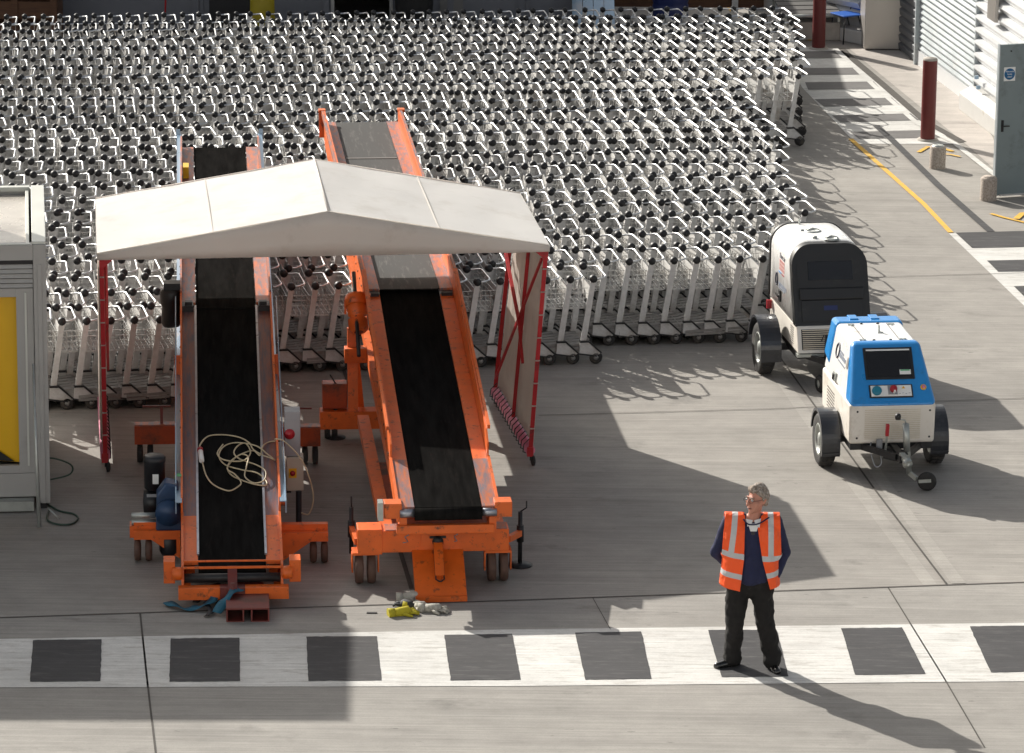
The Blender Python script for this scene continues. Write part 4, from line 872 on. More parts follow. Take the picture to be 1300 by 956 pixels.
# drive unit on the left of it
def at1(px, py, Y): return c1.inv(AY(px, py, Y))
a, b_ = at1(196, 580, 41.3), at1(197, 622, 41.3)
mb = MB(); mb.lathe([(0, 0.02), (0.09, 0.02), (0.112, 0.0), (0.112, -0.045), (0.105, -0.055), (0.105, -0.32), (0.09, -0.33), (0.06, -0.36), (0, -0.36)], (a.x, a.y, a.z + 0.0), (0, 0, 1), 20); mo = mb.build('drive_motor', 'motor_black', t)
mb = MB(); mb.box((a.x - 0.02, a.y - 0.113, a.z - 0.25), (a.x + 0.04, a.y - 0.108, a.z - 0.15)); mb.build('plate', 'sticker_white', mo)
mb = MB(); mb.lathe([(0.0, -0.1), (0.13, -0.09), (0.13, 0.09), (0, 0.1)], (a.x - 0.02, a.y, a.z - 0.47), (1, 0, 0), 18); mb.build('brake_drum', 'motor_black', mo)
mb = MB(); mb.box((a.x - 0.08, a.y - 0.1, a.z - 0.44), (a.x + 0.06, a.y - 0.09, a.z - 0.36)); mb.build('cover', 'box_grey', mo)
q = at1(213, 640, 40.95)
mb = MB(); mb.prism([(q.x - 0.12, q.z - 0.25), (q.x + 0.14, q.z - 0.25), (q.x + 0.15, q.z + 0.02), (q.x + 0.10, q.z + 0.22), (q.x - 0.02, q.z + 0.25), (q.x - 0.11, q.z + 0.12)], 'y', q.y - 0.1, q.y + 0.12); mb.build('gearbox', 'blue_gear', t, 0.02)
mb = MB(); mb.lathe([(0.0, -0.02), (0.13, -0.02), (0.135, 0.03), (0.0, 0.04)], (q.x + 0.01, q.y - 0.12, q.z - 0.05), (0, -1, 0), 18); mb.build('flange', 'blue_gear', t)
mb = MB(); mb.lathe([(0, 0), (0.11, 0), (0.11, -0.22), (0.09, -0.26), (0, -0.26)], (q.x + 0.02, q.y, q.z - 0.26), (0, 0, 1), 14); mb.build('lower_motor', 'motor_black', t)
mb = MB()
for k in range(3): mb.cyl((q.x - 0.36, q.y + 0.02, q.z - 0.12 - k * 0.07), (q.x - 0.12, q.y + 0.02, q.z - 0.12 - k * 0.07), 0.03, 10)
mb.build('valve_block', 'galv', t); mb = MB(); mb.box((q.x - 0.38, q.y - 0.02, q.z - 0.34), (q.x - 0.08, q.y + 0.15, q.z - 0.22)); mb.build('drive_bracket', 'orange', t)
a = at1(217, 366, 45.3)
mb = MB(); mb.lathe([(0, 0), (0.10, 0), (0.12, -0.04), (0.12, -0.16), (0.10, -0.2), (0.11, -0.38), (0.09, -0.42), (0, -0.42)], a, (0, 0, 1), 16); mb.box((a.x - 0.08, a.y - 0.08, a.z), (a.x + 0.1, a.y + 0.08, a.z + 0.07)); mb.build('upper_motor', 'motor_black', t)
# control boxes
a, b_ = at1(359, 521, 42.1), at1(375, 578, 42.1)
mb = MB(); mb.box((0.56, a.y - 0.05, b_.z), (0.72, a.y + 0.15, a.z)); cbx = mb.build('control_box', 'box_grey', t, 0.006)
mb = MB(); mb.lathe([(0.0, 0.03), (0.05, 0.025), (0.055, 0)], (0.61, a.y - 0.05, (a.z + b_.z) / 2), (0, -1, 0), 16); mb.build('red_button', 'red_cap', cbx)
zb = b_.z - 0.36
mb = MB(); mb.box((0.58, a.y - 0.07, zb), (0.75, a.y + 0.1, b_.z - 0.004)); cby = mb.build('switch_box', 'box_beige', t, 0.006)
mb = MB(); mb.box((0.60, a.y - 0.08, zb + 0.14), (0.68, a.y - 0.071, zb + 0.24)); mb.build('switch_plate', 'warn', cby); mb = MB(); mb.lathe([(0.0, 0.02), (0.025, 0.02), (0.028, 0)], (0.64, a.y - 0.081, zb + 0.19), (0, -1, 0), 12); mb.build('switch_knob', 'red_cap', cby)
mb = MB(); mb.bar((0.6, a.y, 0.36), (0.6, a.y, zb), 0.05); mb.lathe([(0, 0), (0.09, 0.0), (0.09, 0.03), (0.03, 0.05), (0.03, 0.4), (0, 0.4)], (0.70, a.y - 0.1, 0.0), (0, 0, 1), 14, 0); mb.build('stand', 'steel_dark', t)
mb = MB(); y5 = c1.px(234, 615, 0.1).y; mb.box((-0.55, y5, c1.z(y5) + 0.1), (-0.546, y5 + 0.1, c1.z(y5) + 0.17)); mb.box((-0.53, y5, c1.z(y5) + 0.183), (-0.485, y5 + 0.1, c1.z(y5) + 0.186)); mb.build('green_tag', 'green', t)
y6 = c1.inv(G(233, 207, 1.6)).y
mb = MB(); mb.box((-0.46, y6 - 0.6, 1.54), (-0.39, y6 - 0.35, 1.68)); mb.build('warning_lamp', 'warn', t)
# upper end support frames standing among the trolleys are part of the conveyor
mb = MB(); mb.bar((-0.4, L1 + 0.3, 0.3), (-0.4, L1 + 0.5, c1.z1 - 0.2), 0.06); mb.bar((0.4, L1 + 0.3, 0.3), (0.4, L1 + 0.5, c1.z1 - 0.2), 0.06); mb.build('strut', 'orange_dark', t)
# cream cable lying in loops on the belt
def on1(px, py, off): p = c1.px(px, py, off); c, s_ = math.cos(c1.rz), math.sin(c1.rz); return Vector((c1.A.x + p.x * c - p.y * s_, c1.A.y + p.x * s_ + p.y * c, c1.z(p.y) + off))
loop = [(254, 575), (254, 565), (264, 554), (282, 552), (303, 555), (316, 562), (322, 571), (334, 578), (345, 582), (349, 584), (340, 577), (325, 566), (300, 562), (284, 567), (278, 579), (286, 590), (305, 596), (325, 600), (336, 608), (338, 616), (320, 614), (295, 604), (289, 592), (300, 580), (320, 572), (330, 578), (334, 566), (343, 561), (355, 560)]
pts_ = [on1(a_, b2, 0.02 + 0.012 * (i % 3)) for i, (a_, b2) in enumerate(loop)]
end1 = [on1(355, 560, 0.2), c1.t.matrix_world @ Vector((0, 0, 0))]
mb = MB(); mb.tube(spline(pts_, 8), 0.0075, 6)
loop2 = [(257, 587), (262, 604), (272, 616), (290, 623), (302, 618), (306, 612), (298, 602), (289, 596), (292, 588), (305, 577), (315, 580), (313, 592), (311, 605), (322, 613), (335, 610), (337, 598), (325, 590), (305, 583), (297, 575), (302, 566), (312, 563), (318, 575), (308, 585), (285, 584), (276, 576), (283, 564)]
mb.tube(spline([on1(a_, b2, 0.03 + 0.012 * (i % 4)) for i, (a_, b2) in enumerate(loop2)], 8), 0.0075, 6)
cab = thing('power_cable', 'cream power cable coiled loosely on the black belt of the left conveyor', 'cable', pts_[0])
o_ = mb.build('cable', 'cable_cream', cab); o_.data.transform(Matrix.Translation(-pts_[0]))
q = on1(256, 582, 0.03)
mb = MB(); mb.cyl(on1(254.5, 573, 0.045) - pts_[0], on1(256, 585, 0.045) - pts_[0], 0.026, 12); mb.build('plug', 'sticker_white', cab)
mb = MB(); mb.cyl(on1(254, 570, 0.045) - pts_[0], on1(254.4, 572.6, 0.045) - pts_[0], 0.03, 12); mb.build('plug_collar', 'red_cap', cab)
# the stretch that hangs over the rail to the control box
c_, s3 = math.cos(c1.rz), math.sin(c1.rz)
def W1(p): return Vector((c1.A.x + p[0] * c_ - p[1] * s3, c1.A.y + p[0] * s3 + p[1] * c_, p[2]))
yk = c1.px(348, 560, 0.18).y
mb = MB(); mb.tube([p - pts_[0] for p in spline([pts_[-1], W1((0.46, yk, c1.z(yk) + 0.2)), W1((0.56, yk, c1.z(yk) + 0.17)), W1((0.74, yk - 0.1, c1.z(yk) - 0.02)), W1((0.84, yk - 0.12, c1.z(yk) - 0.35)), W1((0.80, yk - 0.12, c1.z(yk) - 0.55)), W1((0.72, yk - 0.1, c1.z(yk) - 0.55))], 8)], 0.0075, 6); mb.build('cable_tail', 'cable_cream', cab)

# ---- right conveyor
c2 = Conv((-0.604, 39.93, 0.88), (-1.085, 45.5, 1.62), (-1.985, 54.7, 1.5), 'right belt conveyor with tall orange side guards and orange wheeled chassis')
t = c2.t; L1, L2 = c2.L1, c2.L2
c2.run(0.0, L1 + 0.1, -BW, BW, -0.006, 0.006, 'belt', 'belt'); c2.run(L1 - 0.05, L2, -BW, BW, 0.045, 0.055, 'belt', 'belt_worn')
yj = c2.px(470, 201, 0.055).y
c2.run(yj - 0.03, yj + 0.03, -BW + 0.01, BW - 0.01, 0.056, 0.06, 'belt_splice', 'seam')
mb = MB(); mb.cyl((-BW, -0.01, c2.z0 - 0.06), (BW, -0.01, c2.z0 - 0.06), 0.062, 20); mb.build('drum', 'belt', t)
mb = MB(); mb.cyl((-BW, L2, c2.z2 - 0.02), (BW, L2, c2.z2 - 0.02), 0.06, 20); mb.build('drum', 'belt', t)
for s_ in (-1, 1):
    def rn(y0, y1, a, b, d0, d1, nm, m, dz=0):
        return c2.run(y0, y1, min(s_ * a, s_ * b), max(s_ * a, s_ * b), d0, d1, nm, m, dz)
    pw = 0.47
    rn(0.0, L1 * 0.2, BW + 0.004, pw, -0.02, 0.012, 'side_pan', 'orange_worn'); rn(L1 * 0.2, L1 - 0.1, BW + 0.004, pw, -0.02, 0.012, 'side_pan', 'orange'); rn(L1 - 0.05, L2, BW + 0.004, pw, 0.02, 0.06, 'side_pan', 'orange_worn')
    # lower guard: tall, cut short before the foot end, with a sloping front edge
    y0 = 1.15; mb = MB(); za = c2.z
    x0, x1 = sorted((s_ * (pw + 0.004), s_ * (pw + 0.02)))
    mb.prism([(y0, za(y0) - 0.02), (L1, za(L1) - 0.02), (L1, za(L1) + 0.26), (y0 + 0.2, za(y0) + 0.25), (y0, za(y0) + 0.16)], 'x', x0, x1); mb.build('side_guard', 'orange', t)
    rn(y0 + 0.2, L1, pw + 0.022, pw + 0.05, 0.22, 0.26, 'guard_rim', 'orange')
    rn(0.0, y0, pw + 0.002, pw + 0.03, -0.14, 0.03, 'edge_beam', 'orange')
    rn(L1 - 0.05, L2 - 0.1, pw + 0.002, pw + 0.02, -0.12, 0.24, 'side_guard', 'orange'); rn(L1, L2 - 0.05, pw + 0.022, pw + 0.05, 0.19, 0.24, 'guard_rim', 'orange_worn')
    rn(0.0, L2, pw - 0.07, pw, -0.24, -0.1, 'frame_beam', 'orange')
    mb = MB(); mb.bar((s_ * (pw + 0.04), L2 - 0.2, c2.z2 - 0.1), (s_ * (pw + 0.04), L2 - 0.1, c2.z2 + 0.22), 0.08, 0.05); mb.box((s_ * (pw + 0.04) - 0.045, L2 - 0.16, c2.z2 + 0.22), (s_ * (pw + 0.04) + 0.045, L2 - 0.04, c2.z2 + 0.25)); mb.build('end_post', 'orange', t)
    mb = MB(); mb.box((min(s_ * 0.34, s_ * 0.46), L1 - 0.16, c2.z1 - 0.06), (max(s_ * 0.34, s_ * 0.46), L1 - 0.04, c2.z1 + 0.03)); mb.build('joint_box', 'steel_dark', t)
    mb = MB(); x0, x1 = sorted((s_ * 0.45, s_ * 0.62)); mb.box((x0, -0.02, c2.z0 - 0.1), (x1, 0.16, c2.z0 + 0.05)); mb.build('end_bracket', 'orange', t, 0.006)
    mb = MB(); mb.cyl((s_ * 0.33, 0.0, c2.z0 - 0.05), (s_ * 0.47, 0.0, c2.z0 - 0.05), 0.045, 14); mb.build('drum_bearing', 'steel_edge', t)
mb = MB(); mb.box((-0.68, -0.02, c2.z0 - 0.12), (-0.63, 0.12, c2.z0 + 0.06)); mb.build('cover_plate', 'galv', t)
mb = MB(); mb.box((-0.5, -0.03, c2.z0 - 0.26), (0.45, 0.05, c2.z0 - 0.17)); mb.build('end_crossbar', 'orange', t, 0.01)
# chassis
fb = c2.inv(G(478, 745)); yF = fb.y + 0.14
mb = MB(); mb.box((-0.86, yF - 0.12, 0.34), (0.62, yF + 0.12, 0.56)); mb.box((-0.86, yF - 0.13, 0.325), (-0.62, yF + 0.13, 0.58)); mb.build('front_beam', 'orange', t, 0.006)
mb = MB(); mb.box((-0.59, yF - 0.11, 0.561), (0.60, yF + 0.10, 0.568)); mb.build('beam_top', 'orange_worn', t)
mb = MB(); mb.box((-0.24, yF - 0.14, 0.40), (0.08, yF - 0.122, 0.585)); mb.build('hitch_plate', 'orange', t); mb = MB()
mb.lathe([(0, 0), (0.05, 0), (0.055, 0.03), (0, 0.035)], (-0.08, yF - 0.14, 0.46), (0, -1, 0), 16); mb.bar((-0.16, yF - 0.15, 0.5), (0.0, yF - 0.15, 0.5), 0.02); mb.build('hitch_pin', 'steel_dark', t)
mb = MB(); mb.box((-0.62, yF + 0.1, 0.42), (-0.5, 4.6, 0.52)); mb.box((0.48, yF + 0.1, 0.42), (0.6, 4.6, 0.52)); mb.build('chassis_rail', 'orange', t)
mb = MB(); mb.box((-0.5, yF + 0.12, 0.44), (0.48, 3.0, 0.46)); mb.build('deck_plate', 'orange_dark', t)
for x in (-0.78, 0.52):
    mb = MB(); mb.box((x - 0.13, yF - 0.1, 0.31), (x + 0.13, yF + 0.1, 0.335)); mb.box((x - 0.135, yF - 0.05, 0.12), (x - 0.12, yF + 0.05, 0.31)); mb.box((x + 0.12, yF - 0.05, 0.12), (x + 0.135, yF + 0.05, 0.31)); mb.build('wheel_fork', 'orange', t)
    for dx in (-0.06, 0.06):
        mb = MB(); mb.lathe([(0, -0.042), (0.09, -0.042), (0.14, -0.038), (0.152, -0.02), (0.152, 0.02), (0.14, 0.038), (0.09, 0.042), (0, 0.042)], (x + dx, yF, 0.152), (1, 0, 0), 24); mb.build('wheel', 'wheel_brown', t)
# drawbar plate leaning down to the floor
mb = MB(); mb.hexa([Vector(p) for p in ((-0.33, yF - 0.62, 0.03), (0.17, yF - 0.62, 0.03), (0.17, yF - 0.10, 0.34), (-0.33, yF - 0.10, 0.34), (-0.33, yF - 0.63, 0.055), (0.17, yF - 0.63, 0.055), (0.17, yF - 0.12, 0.365), (-0.33, yF - 0.12, 0.365))]); mb.box((-0.33, yF - 0.67, 0.0), (0.17, yF - 0.64, 0.06)); mb.build('drawbar_plate', 'orange', t)
mb = MB(); mb.bar((-0.08, yF - 0.16, 0.45), (-0.08, yF - 0.45, 0.20), 0.09, 0.02); mb.tube([(-0.12, yF - 0.2, 0.40), (-0.12, yF - 0.48, 0.175), (-0.09, yF - 0.51, 0.165), (-0.07, yF - 0.51, 0.165), (-0.04, yF - 0.48, 0.175), (-0.04, yF - 0.2, 0.40)], 0.008, 6, 1); mb.build('drawbar', ['orange', 'steel_dark'], t)
for px_, xx, fy in ((446, -1.0, 0), (660, 0.74, 1)):
    b_ = c2.inv(G(px_, 712 if not fy else 718))
    mb = MB(); mb.cyl((b_.x, b_.y, 0.0 if fy else 0.08), (b_.x, b_.y, 0.56), 0.022, 10); mb.cyl((b_.x, b_.y, 0.25), (b_.x, b_.y, 0.42), 0.036, 10); mb.tube([(b_.x, b_.y, 0.56), (b_.x + 0.06 * (1 if fy else 0), b_.y, 0.6), (b_.x + 0.06 * (1 if fy else 0), b_.y, 0.67)], 0.008, 6)
    if fy: mb.lathe([(0, 0), (0.125, 0.0), (0.125, 0.012), (0.03, 0.03), (0, 0.03)], (b_.x, b_.y, 0.003), (0, 0, 1), 20)
    jk = mb.build('jack', 'steel_dark', t); mb = MB(); mb.bar((b_.x, b_.y, 0.34), ((-0.86 if px_ < 500 else 0.62), yF, 0.42), 0.05, 0.06); mb.build('jack_arm', 'orange', jk)
b_ = c2.inv(G(426, 556)); mb = MB(); mb.cyl((b_.x, b_.y, 0.0), (b_.x, b_.y, 0.62), 0.022, 10); mb.lathe([(0, 0), (0.11, 0.0), (0.11, 0.012), (0, 0.03)], (b_.x, b_.y, 0.003), (0, 0, 1), 18); mb.bar((b_.x, b_.y, 0.62), (b_.x - 0.06, b_.y, 0.72), 0.014); mb.build('jack', 'steel_dark', t)
# rear axle, lifting frame, gear motor
ra = c2.inv(G(448, 556)); yR = ra.y
mb = MB(); mb.box((-0.98, yR - 0.08, 0.12), (0.62, yR + 0.12, 0.32)); mb.build('rear_beam', 'orange', t, 0.006)
mb = MB(); mb.box((-0.95, yR - 0.02, 0.34), (-0.68, yR + 0.16, 0.62)); mb.build('battery_box', 'orange_dark', t, 0.008)
for x in (-0.86, 0.5):
    for dx in (-0.04, 0.04): mb = MB(); mb.lathe([(0, -0.028), (0.085, -0.028), (0.09, 0), (0.085, 0.028), (0, 0.028)], (x + dx, yR, 0.09), (1, 0, 0), 16); mb.build('wheel', 'rubber', t)
for x in (-0.62, 0.56):
    mb = MB(); mb.bar((x, yR - 0.02, 0.3), (x, yR + 0.1, 1.22), 0.11, 0.08); mb.bar((x + (0.1 if x < 0 else -0.1), yR + 0.2, 0.3), (x + 0.02, yR + 0.1, 1.1), 0.07, 0.05); mb.build('lift_post', 'orange', t)
    mb = MB(); mb.box((x - 0.09, yR - 0.05, 0.86), (x + 0.09 + (0.06 if x < 0 else 0), yR + 0.1, 1.02)); mb.build('lift_collar', 'orange', t, 0.006)
mb = MB(); gx = -0.60; mb.cyl((gx, L1 - 0.9, c2.z(L1 - 0.9) - 0.35), (gx + 0.0, L1 + 0.1, c2.z1 + 0.2), 0.022, 10); mb.build('gas_strut', 'steel_dark', t)
def at2(px, py, Y): return c2.inv(AY(px, py, Y))
a, b_ = at2(452, 378, 45.2), at2(455, 415, 45.0)
d_ = (b_ - a).normalized()
mb = MB(); mb.lathe([(0, -0.03), (0.11, -0.03), (0.125, 0.0), (0.125, 0.09), (0.112, 0.1)], a, d_, 20); mb.lathe([(0.105, 0.1), (0.105, 0.2), (0.08, 0.22), (0.08, 0.25), (0.095, 0.26), (0.095, 0.38), (0.075, 0.40), (0, 0.40)], a, d_, 20)
for k in range(8): an = k * math.pi / 4; pp = a + Vector((math.cos(an) * 0.115, math.sin(an) * 0.115, 0)); mb.box((pp.x - 0.012, pp.y - 0.012, a.z - 0.18), (pp.x + 0.012, pp.y + 0.012, a.z - 0.02))
for k in range(9): mb.lathe([(0.10, 0.255 + k * 0.014), (0.108, 0.258 + k * 0.014), (0.10, 0.263 + k * 0.014)], a, d_, 20)
gm = mb.build('gear_motor', 'orange', t); mb = MB(); mb.lathe([(0, 0.003), (0.045, 0.003), (0.05, 0)], a + d_ * 0.401, d_, 16); mb.build('fan_cover', 'red_brown', gm)
mb = MB(); mb.bar((a.x + 0.1, a.y, a.z), (-0.47, a.y, a.z + 0.05), 0.08); mb.build('motor_bracket', 'orange', t)

for cv, xx in ((c1, 0.493), (c2, 0.491)):
    for s_ in (-1, 1):
        mb = MB()
        for k in range(22):
            yy = 1.4 + k * 0.36
            if yy > cv.L2 - 0.3: break
            mb.lathe([(0.012, 0), (0.012, 0.006), (0, 0.008)], (s_ * xx, yy, cv.z(yy) - 0.04), (s_, 0, 0), 6)
        mb.build('bolts', 'steel_dark', cv.t)
# faded stencil marks on the front beam
for xx in (-0.42, 0.06):
    mb = MB(); mb.tube([(xx, yF - 0.123, 0.44), (xx + 0.05, yF - 0.123, 0.45), (xx + 0.02, yF - 0.123, 0.50), (xx + 0.06, yF - 0.123, 0.52)], 0.006, 4); mb.build('stencil_mark', 'ink_grey', c2.t)
# ---- fork pocket block and straps at the foot of the left conveyor
p = G(314, 790); b = thing('fork_pocket', 'maroon steel fork pocket with two openings at the foot of the left conveyor', 'bracket', (p.x, p.y, 0), R(4))
mb = MB(); mb.box((-0.20, 0.0, 0.125), (0.21, 0.62, 0.14))
for x0, x1 in ((-0.20, -0.03), (0.035, 0.21)):
    mb.box((x0, 0, 0.0), (x0 + 0.014, 0.62, 0.125)); mb.box((x1 - 0.014, 0, 0.0), (x1, 0.62, 0.125)); mb.box((x0 + 0.014, 0, 0), (x1 - 0.014, 0.62, 0.012))
mb.build('pockets', 'red_brown', b)
mb = MB(); mb.add([(-0.2, 0.62, 0.14), (0.2, 0.62, 0.14), (0.12, 0.86, 0.16), (-0.12, 0.86, 0.16)], [(0, 1, 2, 3)]); mb.add([(-0.2, 0.62, 0.0), (0.2, 0.62, 0.0), (0.12, 0.86, 0.0), (-0.12, 0.86, 0.0)], [(0, 1, 2, 3)]); mb.build('nose_plate', 'red_brown', b)
def ribbon(pts, wd, name, m, parent):
    mb = MB(); pts = spline(pts, 6); n = len(pts)
    for sgn in (1,):
        vs = []
        for i, p in enumerate(pts):
            tg = (pts[min(i + 1, n - 1)] - pts[max(i - 1, 0)]).normalized(); nn = Vector((-tg.y, tg.x, 0)).normalized() if abs(tg.z) < 0.95 else Vector((1, 0, 0))
            tw = 0.4 * math.sin(i * 0.5); nn = nn * math.cos(tw) + Vector((0, 0, 1)) * math.sin(tw)
            for a_, z_ in ((-1, 0), (1, 0), (1, 0.006), (-1, 0.006)): vs.append(p + nn * (a_ * wd / 2) + Vector((0, 0, z_ + wd * 0.2)))
        mb.add(vs, [(i * 4 + k, i * 4 + (k + 1) % 4, (i + 1) * 4 + (k + 1) % 4, (i + 1) * 4 + k) for i in range(n - 1) for k in range(4)], 0, True)
    return mb.build(name, m, parent)
st = thing('ratchet_strap', 'crumpled teal ratchet strap with dark buckle on the ground by the left conveyor', 'strap', (*G(265, 772)[:2], 0)); so = st.location
def gp(x, y, z=0.01): return Vector((*G(x, y)[:2], z)) - so
ribbon([gp(211, 768), gp(222, 773, 0.02), (gp(235, 776)), gp(250, 777, 0.03), gp(262, 775, 0.05), gp(272, 772, 0.09), gp(262, 765, 0.11), gp(252, 762, 0.06)], 0.075, 'webbing', 'strap_teal', st)
ribbon([gp(248, 768), gp(258, 760, 0.05), gp(270, 757, 0.1), gp(280, 760, 0.1), gp(275, 768, 0.08), gp(262, 772, 0.05), gp(268, 780, 0.02), gp(262, 785, 0.01)], 0.06, 'webbing', 'strap_dark', st)
ribbon([gp(275, 783, 0.02), gp(285, 779, 0.1), gp(296, 775, 0.17), gp(306, 770, 0.17)], 0.10, 'webbing', 'strap_teal', st)
mb = MB(); q = gp(267, 764); mb.box((q.x - 0.08, q.y - 0.05, 0.04), (q.x + 0.07, q.y + 0.06, 0.1)); mb.cyl((q.x - 0.1, q.y, 0.12), (q.x + 0.1, q.y, 0.12), 0.02, 8); mb.build('buckle', 'strap_dark', st, 0.01)
# ---- gloves and rag by the right conveyor
gl = thing('work_gloves', 'dirty white and yellow work gloves dropped in front of the right conveyor', 'gloves', (*G(535, 775)[:2], 0)); so = gl.location
def glove(px, py, rz, mm, cuff):
    q = gp(px, py); mb = MB(); c_, s_ = math.cos(rz), math.sin(rz); X = lambda a, b, z: Vector((q.x + a * c_ - b * s_, q.y + a * s_ + b * c_, z))
    mb.tube([X(-0.10, 0, 0.03), X(-0.03, 0, 0.035), X(0.03, 0, 0.035), X(0.06, 0, 0.03)], [0.045, 0.05, 0.055, 0.04], 10, 0)
    for k in range(4): a_ = -0.036 + k * 0.024; mb.tube([X(0.04, a_, 0.03), X(0.10, a_ * 1.4, 0.03 + 0.01 * (k % 2)), X(0.145 - 0.01 * abs(k - 1), a_ * 1.6, 0.018)], [0.015, 0.014, 0.011], 7, 0)
    mb.tube([X(-0.02, -0.045, 0.03), X(0.02, -0.085, 0.025), X(0.06, -0.10, 0.015)], [0.018, 0.015, 0.011], 7, 0)
    o_ = mb.build('glove', mm, gl); mb = MB(); mb.tube([X(-0.16, 0, 0.03), X(-0.095, 0, 0.032)], [0.055, 0.048], 10); mb.build('cuff', cuff, gl)
glove(533, 774, -0.3, 'glove', 'glove_yellow'); glove(552, 777, -0.15, 'glove', 'glove'); glove(517, 772, 2.7, 'strap_dark', 'glove'); glove(513, 781, 0.3, 'glove_yellow', 'glove_yellow'); glove(524, 762, 0.1, 'glove', 'glove')
mb = MB(); q = G(472, 779); mb.box((q.x - 0.05, q.y - 0.02, 0.0), (q.x + 0.05, q.y + 0.02, 0.012)); o_ = mb.build('rubber_scrap', 'rubber', None, 0.003); tag(o_, 'small black rubber scrap on the ground left of the gloves', 'scrap')
# ================================================================== TRAILERS
def wheel(parent, x, y, r, wd, side, name='wheel', seg=32):
    mb = MB(); h = wd / 2; ri = r * 0.60
    mb.lathe([(ri, -h * 0.8), (r * 0.9, -h), (r * 0.975, -h * 0.8), (r, -h * 0.45), (r, h * 0.45), (r * 0.975, h * 0.8), (r * 0.9, h), (ri, h * 0.8), (ri, -h * 0.8)], (x, y, r), (1, 0, 0), seg)
    for k in range(36):      # tread blocks
        an = 2 * math.pi * k / 36; c = Vector((x, y + math.cos(an) * (r + 0.001), r + math.sin(an) * (r + 0.001)))
        mb.bar(c + Vector((-h * 0.75, 0, 0)), c + Vector((-h * 0.1, 0, 0)), 0.012, 0.012); mb.bar(c + Vector((h * 0.1, 0, 0)), c + Vector((h * 0.75, 0, 0)), 0.012, 0.012)
    ty = mb.build(name, 'rubber', parent)
    mb = MB(); s_ = side
    mb.lathe([(ri + 0.004, h * 0.82), (ri - 0.005, h * 0.9), (ri - 0.02, h * 0.75), (ri - 0.045, h * 0.3), (ri * 0.5, h * 0.45), (ri * 0.38, h * 0.75), (0.0, h * 0.85)], (x, y, r), (s_, 0, 0), 28)
    mb.lathe([(ri, -h * 0.7), (ri - 0.02, -h * 0.5), (0, -h * 0.4)], (x, y, r), (s_, 0, 0), 20)
    rim = mb.build('rim', 'galv', ty)
    mb = MB()
    for k in range(6):
        an = 2 * math.pi * k / 6 + 0.3; mb.lathe([(0.016, 0), (0.0, 0.001)], (x + s_ * h * 0.5, y + math.cos(an) * ri * 0.68, r + math.sin(an) * ri * 0.68), (s_, 0, 0), 8)
    mb.build('holes', 'steel_dark', rim)
    return ty
def fender(parent, x0, x1, y, r, zc, a0, a1):
    mb = MB(); n = 22; t = 0.008; vs = []
    for i in range(n + 1):
        an = R(a0 + (a1 - a0) * i / n); rr = r
        for xx, rad in ((x0, rr - 0.03), (x0, rr), (x1, rr), (x1, rr - 0.03), (x1 - 0.006, rr - 0.03), (x1 - 0.006, rr - t), (x0 + 0.006, rr - t), (x0 + 0.006, rr - 0.03)):
            vs.append((xx, y + math.cos(an) * rad, zc + math.sin(an) * rad))
    fs = [(i * 8 + k, i * 8 + (k + 1) % 8, (i + 1) * 8 + (k + 1) % 8, (i + 1) * 8 + k) for i in range(n) for k in range(8)] + [tuple(range(8)), tuple(reversed(range(n * 8, n * 8 + 8)))]
    mb.add(vs, fs, 0, False); f = mb.build('mudguard', 'fender', parent); 
    return f
def H8(y0b, y1b, xb, z0, y0t, y1t, xt, z1): return [Vector(p) for p in ((-xb, y0b, z0), (xb, y0b, z0), (xb, y1b, z0), (-xb, y1b, z0), (-xt, y0t, z1), (xt, y0t, z1), (xt, y1t, z1), (-xt, y1t, z1))]
# ---- blue and white compressor trailer
BT = thing('generator_trailer', 'blue and white two wheeled generator trailer with a control panel, nearest the camera', 'trailer', (3.955, 44.60, 0), R(7.0)); t = BT
mb = MB(); mb.hexa(H8(-0.63, 0.90, 0.46, 0.40, -0.64, 0.92, 0.465, 0.84)); lb = mb.build('lower_body', 'white_skirt', t, 0.035); lb.modifiers[0].segments = 4
mb = MB(); mb.hexa(H8(-0.60, 0.90, 0.455, 0.835, -0.12, 0.92, 0.355, 1.375)); ub = mb.build('upper_body', 'white_paint', t, 0.045); ub.modifiers[0].segments = 4
mb = MB(); mb.hexa(H8(-0.66, -0.38, 0.472, 0.815, -0.19, -0.05, 0.368, 1.39)); fc = mb.build('front_hood', 'blue_paint', t, 0.05); fc.modifiers[0].segments = 5
mb = MB(); mb.hexa([Vector(p) for p in ((-0.452, 0.66, 0.93), (0.452, 0.66, 0.93), (0.455, 0.93, 1.0), (-0.455, 0.93, 1.0), (-0.366, 0.70, 1.39), (0.366, 0.70, 1.39), (0.366, 0.97, 1.39), (-0.366, 0.97, 1.39))]); rc = mb.build('rear_hood', 'blue_paint', t, 0.035)
mb = MB()
for x in (-0.15, 0.08): mb.box((x - 0.05, 0.80, 1.385), (x + 0.05, 0.975, 1.402))
mb.build('rear_ribs', 'blue_paint', rc, 0.01)
